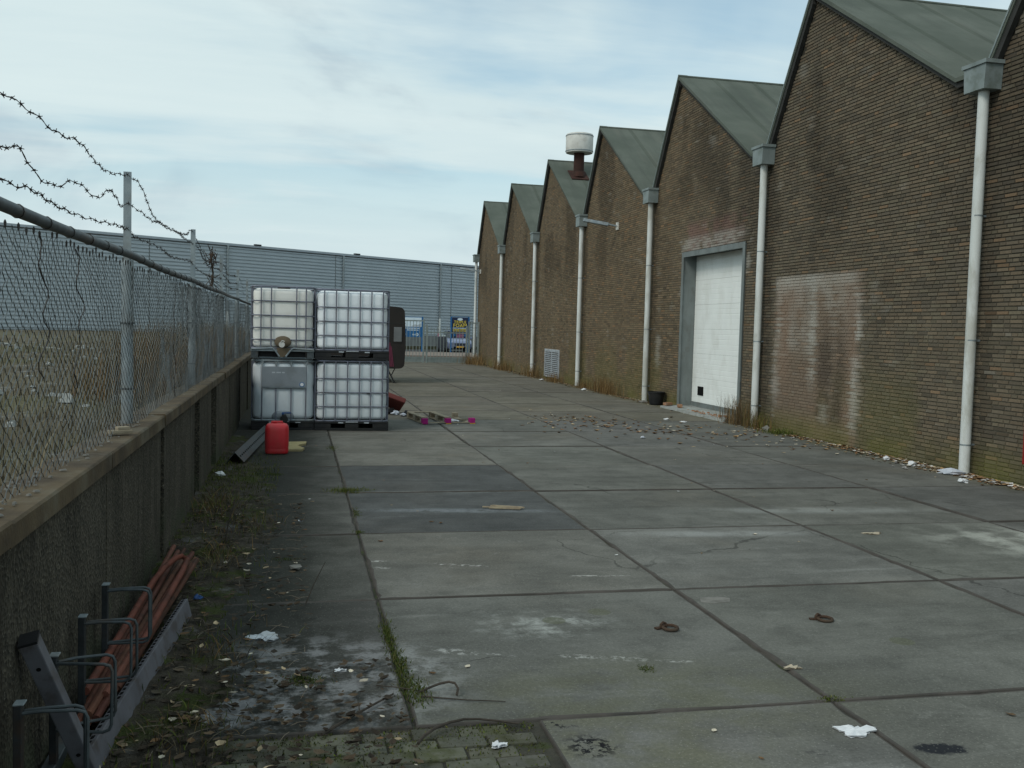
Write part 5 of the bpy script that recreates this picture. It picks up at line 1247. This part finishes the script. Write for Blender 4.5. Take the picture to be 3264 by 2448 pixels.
# ================================================================== BY THE WAREHOUSE
t = thing('bucket', 'black plastic builders bucket standing at the brick wall left of the white door', 'bucket', (8.46, 22.15, 0))
b = MB(); b.lathe([(0, .012), (.15, .012), (.155, .02), (.20, .30), (.215, .302), (.215, .325), (.205, .325), (.16, .04), (0, .035)], 24, (8.46, 22.15, 0)); b.build('body', M['black'], t, smooth=True)
b = MB(); b.tube([(8.46 + .215 * math.cos(a), 22.15 - .09 * math.sin(a) - .0, .30 - .12 * math.sin(a)) for a in [math.pi * k / 10 for k in range(11)]], .006, 6); b.build('handle', M['galv_dark'], t, smooth=True)
b = MB(); b.cbox((0, 0, .82), (.045, .05, 1.62), .003, Matrix.Rotation(R(1.6), 3, 'X'))
o = tag(b.build('wooden_batten', M['wood_grey']), 'thin weathered wooden batten propped on the wall beside the downpipe near the door', 'batten'); o.location = (8.655, 17.36, .01)
b = MB(); b.cbox((0, 0, .37), (.16, .42, .74), .015); o = tag(b.build('wall_box', M['red_box']), 'red box fixed low on the brick wall', 'box'); o.location = (8.615, 9.89, .28)
for k, (x, y, a, lab) in enumerate(((8.42, 21.28, .4, 'loose orange brick at the left end of the door sill'), (8.50, 20.75, 1.3, 'loose orange brick near the middle of the door sill'))):
    b = MB(); b.cbox((0, 0, .033), (.21, .10, .065), .006); o = tag(b.build('loose_brick', M['loose_brick']), lab, 'brick', 'loose bricks on the door sill'); o.location = (x, y, .066 if x > 8.3 else 0); o.rotation_euler = (0, 0, a)
b = MB()
for k in range(26): s = U(.02, .05); b.box((8.40 + U(-.07, .2), 19.1 + U(-.9, 1.0), .068 + s * .3), (s * 1.6, s, s * .6), Matrix.Rotation(U(0, 6), 3, 'Z'), .8)
tag(b.build('brick_crumbs', M['loose_brick']), label='orange brick crumbs along the door sill', kind='stuff')
crumple('stone', 'flat grey stone among the weeds under the whitewashed brick patch', 'stone', (8.40, 16.35, 0), (.16, .11, .09), M['stone'], 31, sub=1)
crumple('stone', 'grey stone lying at the foot of the downpipe left of the bucket', 'stone', (8.42, 22.9, 0), (.17, .12, .05), M['stone'], 33, sub=1)
crumple('stone', 'mossy stone on the slab beside the soil strip', 'stone', (.02, 7.05, 0), (.09, .06, .03), M['stone'], 35, sub=1)
# ---- weeds along the wall, each clump a thing
def clump(name, label, cat, x, y, n, rx, ry, h, cols, seed, group=None, width=.003, lean=.5, z=0):
    V, Fq, c = blades(n, lambda g, m: (x + g.normal(0, rx, m), y + g.normal(0, ry, m), np.full(m, z - .004)), lambda g, m: h * g.uniform(.35, 1.0, m), width, lean, cols, seed)
    t = thing(name, label, cat, (x, y, z), group); npmesh('blades', V, Fq, M['blade'], c, parent=t, kind='stuff'); return t
WD = 'dry weeds along the foot of the warehouse'
clump('dry_weed', 'tall dry weed clump between the white door and the next downpipe', 'weed', 8.42, 17.55, 420, .10, .30, .62, RUSTY + STRAW, 41, WD, .0032, .45)
clump('dry_weed', 'spreading dry weed at the left edge of the whitewashed brick patch', 'weed', 8.45, 16.75, 260, .10, .22, .34, RUSTY + MOSSY, 42, WD)
clump('dry_weed', 'rust brown weed clump under the wall lamp between two downpipes', 'weed', 8.45, 26.2, 420, .10, .55, .55, RUSTY, 43, WD, .0035, .5)
clump('dry_weed', 'low rust brown weed growing just past the downpipe below the louvre bay', 'weed', 8.45, 28.2, 220, .10, .40, .34, RUSTY, 48, WD, .0035, .5)
clump('dry_weed', 'rust brown weed growing below the louvre', 'weed', 8.42, 31.6, 260, .12, .45, .36, RUSTY, 44, WD, .004, .5)
clump('dry_weed', 'small weed clump on the far side of the louvre', 'weed', 8.42, 34.8, 260, .12, .45, .5, RUSTY, 45, WD, .004, .5)
clump('dry_weed', 'weed clump at the foot of the last but one downpipe', 'weed', 8.42, 40.0, 300, .14, .8, .5, RUSTY, 46, WD, .005, .5)
clump('dry_weed', 'dry weed clump where the side panel meets the warehouse corner', 'weed', 8.2, 45.6, 400, .25, .6, .6, RUSTY, 47, WD, .006, .5)
clump('moss_plant', 'low dark green plant beside the flat stone at the wall foot', 'plant', 8.40, 15.85, 260, .10, .16, .12, MOSSY + GREEN, 51, None, .006, .9)
GJ = 'grass tufts in the paving joint'
for k, (x, y, n, rx, ry, h, lab) in enumerate((
    (.56, 10.32, 320, .14, .07, .11, 'spreading yellow green grass tuft where the dark slabs meet the joint'),
    (.53, 5.42, 260, .022, .16, .075, 'green grass strip in the joint beside the chalky slab'),
    (.55, 4.95, 220, .026, .12, .075, 'grass strip in the joint next to the worn white dash'),
    (.57, 4.60, 260, .045, .10, .085, 'bushy grass tuft in the joint above the curved twig'),
    (.05, 4.80, 200, .07, .04, .07, 'low green tuft on the chalky slab'),
    (.57, 9.1, 120, .02, .12, .05, 'thin grass line in the joint beside the nearer dark slab'),
    (.54, 8.24, 90, .03, .04, .05, 'small tuft at the near corner of the dark slab'),
    (.52, 13.9, 160, .05, .14, .06, 'small tuft in the joint in front of the lower white tank'),
    (-.05, 7.35, 60, .06, .03, .035, 'flat moss tuft near the mossy stone'),
    (-.22, 11.5, 110, .07, .05, .05, 'mossy tuft between the red jerrycan and the soil strip'),
    (1.80, 4.72, 50, .03, .03, .05, 'tiny green sprout in the crack past the white paint strip'),
    (2.56, 4.20, 90, .05, .02, .035, 'yellow moss at the meeting of four slabs'))):
    clump('grass_tuft', lab, 'grass', x, y, int(n * 2.2), rx * .8, ry, h * .36, GREEN if k not in (0, 11) else MOSSY + GREEN, 60 + k, GJ, .0026, 1.1)
V, Fq, c = blades(2600, lambda g, m: (lambda x, y: (x, y, np.array([soil_z(a, b_) for a, b_ in zip(x, y)])))(-.92 + .75 * g.uniform(0, 1, m) ** 1.3, np.where(g.random(m) < .6, g.normal(11.5, .8, m), g.uniform(3.2, 10.5, m))), lambda g, m: g.uniform(.01, .05, m), .003, 1.0, GREEN + MOSSY, 77)
npmesh('moss_grass', V, Fq, M['blade'], c, kind='stuff')['label'] = 'short moss and grass on the soil along the fence wall'
V, Fq, c = blades(3000, lambda g, m: (g.uniform(-.9, 1.05, m) ** 1.0, 4.16 - np.abs(g.normal(0, .22, m)), np.full(m, -.006)), lambda g, m: g.uniform(.003, .013, m), .0035, 1.4, GREEN + MOSSY + [(.05, .05, .02)] * 4, 78)
npmesh('paver_moss', V, Fq, M['blade'], c, kind='stuff')['label'] = 'moss and fine grass in the joints of the small pavers'
def p5(g, n): return g.uniform(-.85, .5, n), g.uniform(3.65, 5.0, n)
for k, (x, y, n, rx, ry, h, lab) in enumerate(((-.70, 9.4, 240, .10, .30, .16, 'matted straw weed at the recess in the fence wall'), (-.45, 8.6, 260, .18, .30, .09, 'flattened dry grass on the soil beside the upright dead stem'), (-.55, 7.3, 220, .12, .25, .12, 'dry weed past the far end of the rusty rods'), (-.40, 5.3, 200, .14, .2, .08, 'flattened dead weed beside the perforated rack beam'), (-.5, 4.2, 200, .16, .14, .07, 'dead straw at the near end of the rack beam'))):
    clump('dead_weed', lab, 'weed', x, y, n, rx, ry, h, STRAW + RUSTY + MOSSY, 90 + k, 'dead weeds along the fence wall', .0024, 1.6, soil_z(x, y))
# dead plant tangled in the barbed wire
t = thing('dead_creeper', 'withered brown creeper caught in the barbed wire beyond the second fence post', 'plant', (-1.05, 13.0, 2.18))
b = MB(); r2 = random.Random(4)
b.tube([(-1.05, 13.0, 2.18), (-1.04, 13.03, 2.35), (-1.06, 12.98, 2.5), (-1.05, 13.02, 2.62)], .012, 5); b.build('stem', M['twig'], t)
b = MB()
for k in range(70):
    z = r2.choice([2.24, 2.5, 2.6, 2.55]) + r2.gauss(0, .035); p = Vector((-1.05 + r2.gauss(0, .03), 13.0 + r2.gauss(0, .04), z)); q_ = p + Vector((r2.gauss(0, .04), r2.gauss(0, .05), r2.gauss(0, .05))); b.tube([p, (p + q_) / 2 + Vector((0, r2.gauss(0, .02), 0)), q_], .0045, 4)
b.build('withered_stems', M['rust'], t)
# ---- leaf litter and crumbs
def litter(n, pos, smin, smax, cols, seed, name, label, zoff=.003):
    g = np.random.default_rng(seed); x, y = pos(g, n); s = g.uniform(smin, smax, n); a = g.uniform(0, 6.28, n); cu = g.uniform(.1, .9, n) * s
    ca, sa = np.cos(a), np.sin(a); el = g.uniform(.35, .7, n)
    def P(u, v, h): return np.stack([x + (u * ca - v * el * sa) * s, y + (u * sa + v * el * ca) * s, zoff + h], 1)
    V = np.stack([P(-1, 0, cu * .35), P(-.3, -1, cu * .5), P(-.25, 0, 0 * cu), P(-.3, 1, cu * .4), P(.4, -.8, cu * .25), P(.35, 0, 0 * cu + .001), P(.4, .8, cu * .5), P(1, 0, cu * .6)], 1)
    Fq = np.array([(0, 1, 2, 2), (0, 2, 3, 3), (1, 4, 5, 2), (2, 5, 6, 3), (4, 7, 5, 5), (5, 7, 6, 6)])
    tri = np.array([(0, 1, 2), (0, 2, 3), (1, 4, 5), (1, 5, 2), (2, 5, 6), (2, 6, 3), (4, 7, 5), (5, 7, 6)])
    F = (np.arange(n)[:, None, None] * 8 + tri[None]).reshape(-1, 3)
    cols = np.array(cols); c = cols[g.integers(0, len(cols), n)] * g.uniform(.6, 1.3, (n, 1))
    npmesh(name, V.reshape(-1, 3), F, M['leaf'], np.repeat(c, 8, 0), kind='stuff')['label'] = label
LV = [(.26, .14, .07), (.36, .23, .11), (.17, .10, .05), (.45, .35, .22), (.11, .075, .045), (.52, .46, .36)]
def p1(g, n): return 8.62 - np.abs(g.normal(0, .16, n)) , g.uniform(9.4, 46, n)
litter(2200, p1, .018, .05, LV, 1, 'wall_leaf_litter', 'dry leaves drifted along the foot of the warehouse')
def p2(g, n):
    u = g.uniform(0, 1, n); x = 4.6 + u * 3.9 + g.normal(0, .5, n); return np.minimum(x, 8.6), 18.3 - u * 3.6 + g.normal(0, 1.0, n)
litter(300, p2, .025, .065, LV, 2, 'scattered_leaves', 'dry leaves scattered over the slabs in front of the white door')
def p7(g, n): return 8.60 - np.abs(g.normal(0, .22, n)), 10.2 + 8 * g.uniform(0, 1, n)
litter(420, p7, .015, .05, LV + [(.5, .48, .46), (.38, .34, .29)], 9, 'wall_foot_debris', 'leaves and pale debris between the nearest downpipe and the white door')
def p3(g, n): return g.uniform(-.6, 8.2, n), g.uniform(3.6, 30, n)
litter(170, p3, .008, .028, LV + [(.5, .5, .48)], 3, 'slab_crumbs', 'small leaf crumbs and specks all over the concrete')
def p4(g, n): return -.9 + 1.0 * g.uniform(0, 1, n) ** 1.2, g.uniform(3.6, 9.6, n)
DK = [(.05, .038, .027), (.07, .05, .032), (.04, .032, .024), (.095, .07, .045), (.06, .05, .035)]
litter(900, p4, .008, .034, DK * 5 + LV[2:], 4, 'soil_leaf_litter', 'brown leaves and crumbs on the soil by the fence wall', .035)
litter(520, p5, .006, .034, DK * 5 + LV[2:], 5, 'corner_leaf_litter', 'dark leaf crumbs in the near corner by the bicycle rack', .02)
def p6(g, n): return 8.55 - np.abs(g.normal(0, .14, n)), 10.0 + np.abs(g.normal(0, 1.4, n))
litter(260, p6, .025, .065, LV + [(.6, .58, .56)] * 2, 6, 'near_leaf_drift', 'leaf and paper drift at the foot of the nearest downpipe')
b = MB(); r3 = random.Random(12)
for k in range(190):
    x = -.88 + .95 * r3.random(); y = 3.7 + 6.5 * r3.random() ** 1.3; a = r3.uniform(0, 3.14); l = r3.uniform(.02, .07); z = soil_z(x, y) + .012
    p = Vector((x, y, z)); d_ = Vector((math.cos(a), math.sin(a), r3.uniform(-.05, .12))) * l; b.tube([p - d_, p + Vector((0, 0, .006)), p + d_], .0016, 4)
tag(b.build('straw_stalks', M['wood_grey'], fix=False), label='fine straw stalks strewn on the soil strip', kind='stuff')
# ---- twigs
def twig(label, pts, r, r2, branches=()):
    b = MB(); b.tube(pts, r, 6, r2=r2)
    for q_ in branches: b.tube(q_, r * .55, 5, r2=r2 * .5)
    tag(b.build('twig', M['twig'], smooth=True, origin=pts[0]), label, 'twig', 'twigs lying on the paving')
twig('thick straight twig lying across the chalky slab corner', [(.13, 4.12, .014), (.28, 4.30, .02), (.47, 4.53, .016)], .0075, .004, [[(.3, 4.32, .02), (.30, 4.42, .03)]])
twig('curved twig arching over the small pavers', [(.52, 3.97, .012), (.55, 4.02, .022), (.60, 4.07, .03), (.67, 4.115, .034), (.74, 4.14, .034), (.81, 4.147, .028), (.88, 4.14, .02), (.98, 4.11, .012)], .0075, .004)
twig('hooked dark twig by the grassy joint', [(.60, 4.55, .01), (.65, 4.572, .022), (.70, 4.58, .035), (.74, 4.57, .045), (.765, 4.54, .048), (.775, 4.505, .035), (.765, 4.48, .012)], .0055, .006, [[(.62, 4.55, .01), (.50, 4.62, .012), (.40, 4.66, .012)]])
twig('forked dry twig on the soil strip edge', [(-.30, 6.42, .05), (-.15, 6.62, .03), (.0, 6.78, .02)], .005, .003, [[(-.18, 6.58, .03), (-.17, 6.75, .05), (-.15, 6.9, .06)]])
twig('thin upright dead stem rising from the soil strip', [(-.52, 7.9, .02), (-.50, 7.95, .16), (-.46, 8.0, .30), (-.45, 8.06, .42)], .006, .002, [[(-.50, 7.95, .16), (-.42, 7.97, .26)], [(-.48, 7.98, .24), (-.54, 8.0, .33)]])
twig('slim reddish stem leaning beside the cross joint', [(.08, 6.12, .004), (.13, 6.16, .12), (.20, 6.2, .25)], .004, .002)
twig('thin straight twig trailing from the grassy joint', [(.60, 4.50, .008), (.80, 4.42, .010), (.98, 4.38, .008)], .004, .002)
t = thing('splintered_wood', 'pale splintered piece of wood on the dark slab', 'wood', (2.0, 9.2, 0))
for k in range(5):
    b = MB(); a = U(-.25, .25); l = U(.13, .19); b.cbox((2.0 + U(-.05, .05), 9.19 + k * .022 - .04, .016 + .006 * (k % 2)), (l * 2, .018, .012), .002, Matrix.Rotation(-.35 + a * .5, 3, 'Z')); b.build('splinter', M['splinter'], t)
# ---- paper and plastic litter
LP = 'white litter on the paving'
def sheet(label, x, y, s, mat, seed, el=.6):
    r = random.Random(seed); n = 30; b = MB(); vs = [(x, y, .012)]
    for k in range(n):
        a = 2 * math.pi * k / n; q_ = s * r.uniform(.72, 1.0) * (1 + .25 * math.sin(a * 3 + seed)); vs.append((x + q_ * math.cos(a), y + q_ * el * math.sin(a), .004 + r.uniform(0, .012)))
    b.add(vs, [(0, 1 + k, 1 + (k + 1) % n) for k in range(n)]); b.add([(p[0], p[1], .0035) for p in vs[1:]], [tuple(range(n))])
    tag(b.build('paper_scrap', mat, origin=(x, y, 0)), label, 'paper', LP)
sheet('ragged white paper stuck to the slab near the black patch', 2.45, 3.82, .10, M['paper'], 1, .62)
sheet('small white paper scrap among the pavers', .85, 3.92, .035, M['paper'], 2, .8)
sheet('white paper scrap on the chalky slab', .24, 4.91, .03, M['paper'], 3)
sheet('tan paper strip at the slab joint past the tie rings', 2.58, 4.62, .05, M['paper_tan'], 4, .5)
sheet('pale paper flake on the slab with the big pale smear', 5.05, 7.75, .10, M['paper_tan'], 6, .4)
sheet('silvery plastic foil on the soil near the end of the bicycle rack', -.15, 5.5, .10, M['louvre'], 17, .8)
crumple('white_wrapper', 'white wrapper at the foot of the nearest downpipe', 'wrapper', (8.02, 10.47, 0), (.10, .08, .05), M['paper'], 21, group=LP)
crumple('white_wrapper', 'crushed white cup lying before the white door', 'wrapper', (7.23, 18.32, 0), (.09, .06, .04), M['paper'], 22, group=LP)
crumple('white_wrapper', 'second white scrap just beside the crushed cup', 'wrapper', (7.42, 17.9, 0), (.10, .05, .025), M['paper'], 23, group=LP)
crumple('white_wrapper', 'white litter among the leaves left of the nearest downpipe', 'wrapper', (8.30, 11.9, 0), (.09, .10, .06), M['paper'], 24, group=LP)
crumple('plastic_sheet', 'crumpled translucent plastic sheet by the nearest downpipe', 'plastic', (8.33, 11.1, 0), (.12, .22, .07), M['rag'], 25, group=LP)
crumple('white_wrapper', 'white scrap in the leaf drift further along from the nearest downpipe', 'wrapper', (8.30, 12.5, 0), (.07, .09, .05), M['paper'], 26, group=LP)
crumple('white_wrapper', 'white scrap lying on the moss by the fence wall', 'wrapper', (-.80, 11.2, .03), (.06, .09, .05), M['paper'], 27, group=LP)
crumple('white_wrapper', 'white scrap under the wall lamp weeds', 'wrapper', (8.2, 27.3, 0), (.10, .12, .06), M['paper'], 28, group=LP)
crumple('white_wrapper', 'white scrap beside the louvre', 'wrapper', (8.2, 32.4, 0), (.10, .12, .06), M['paper'], 29, group=LP)
crumple('white_wrapper', 'grey white scrap between the pallet and the white door', 'wrapper', (5.6, 15.2, 0), (.07, .05, .03), M['rag'], 30, group=LP)
crumple('bottle_cap', 'blue and white scrap on the soil past the end of the bicycle rack', 'wrapper', (-.57, 6.2, .03), (.04, .035, .03), M['blue'], 31, group=LP)
b = MB(); b.cbox((0, 0, .012), (.13, .06, .02), .003); b.cbox((.02, .01, .03), (.07, .05, .02), .003); o = tag(b.build('wood_chips', M['wood']), 'broken bits of wood lying on the rusty wall cap', 'wood'); o.location = (-.98, 5.95, 1.086); o.rotation_euler = (0, 0, .5)
b = MB(); b.cbox((0, 0, 0), (.04, .012, .012), .002); o = tag(b.build('cigarette_end', M['paper']), 'cigarette end on the slab near the soil strip', 'litter'); o.location = (.06, 8.75, .009); o.rotation_euler = (0, 0, .2)
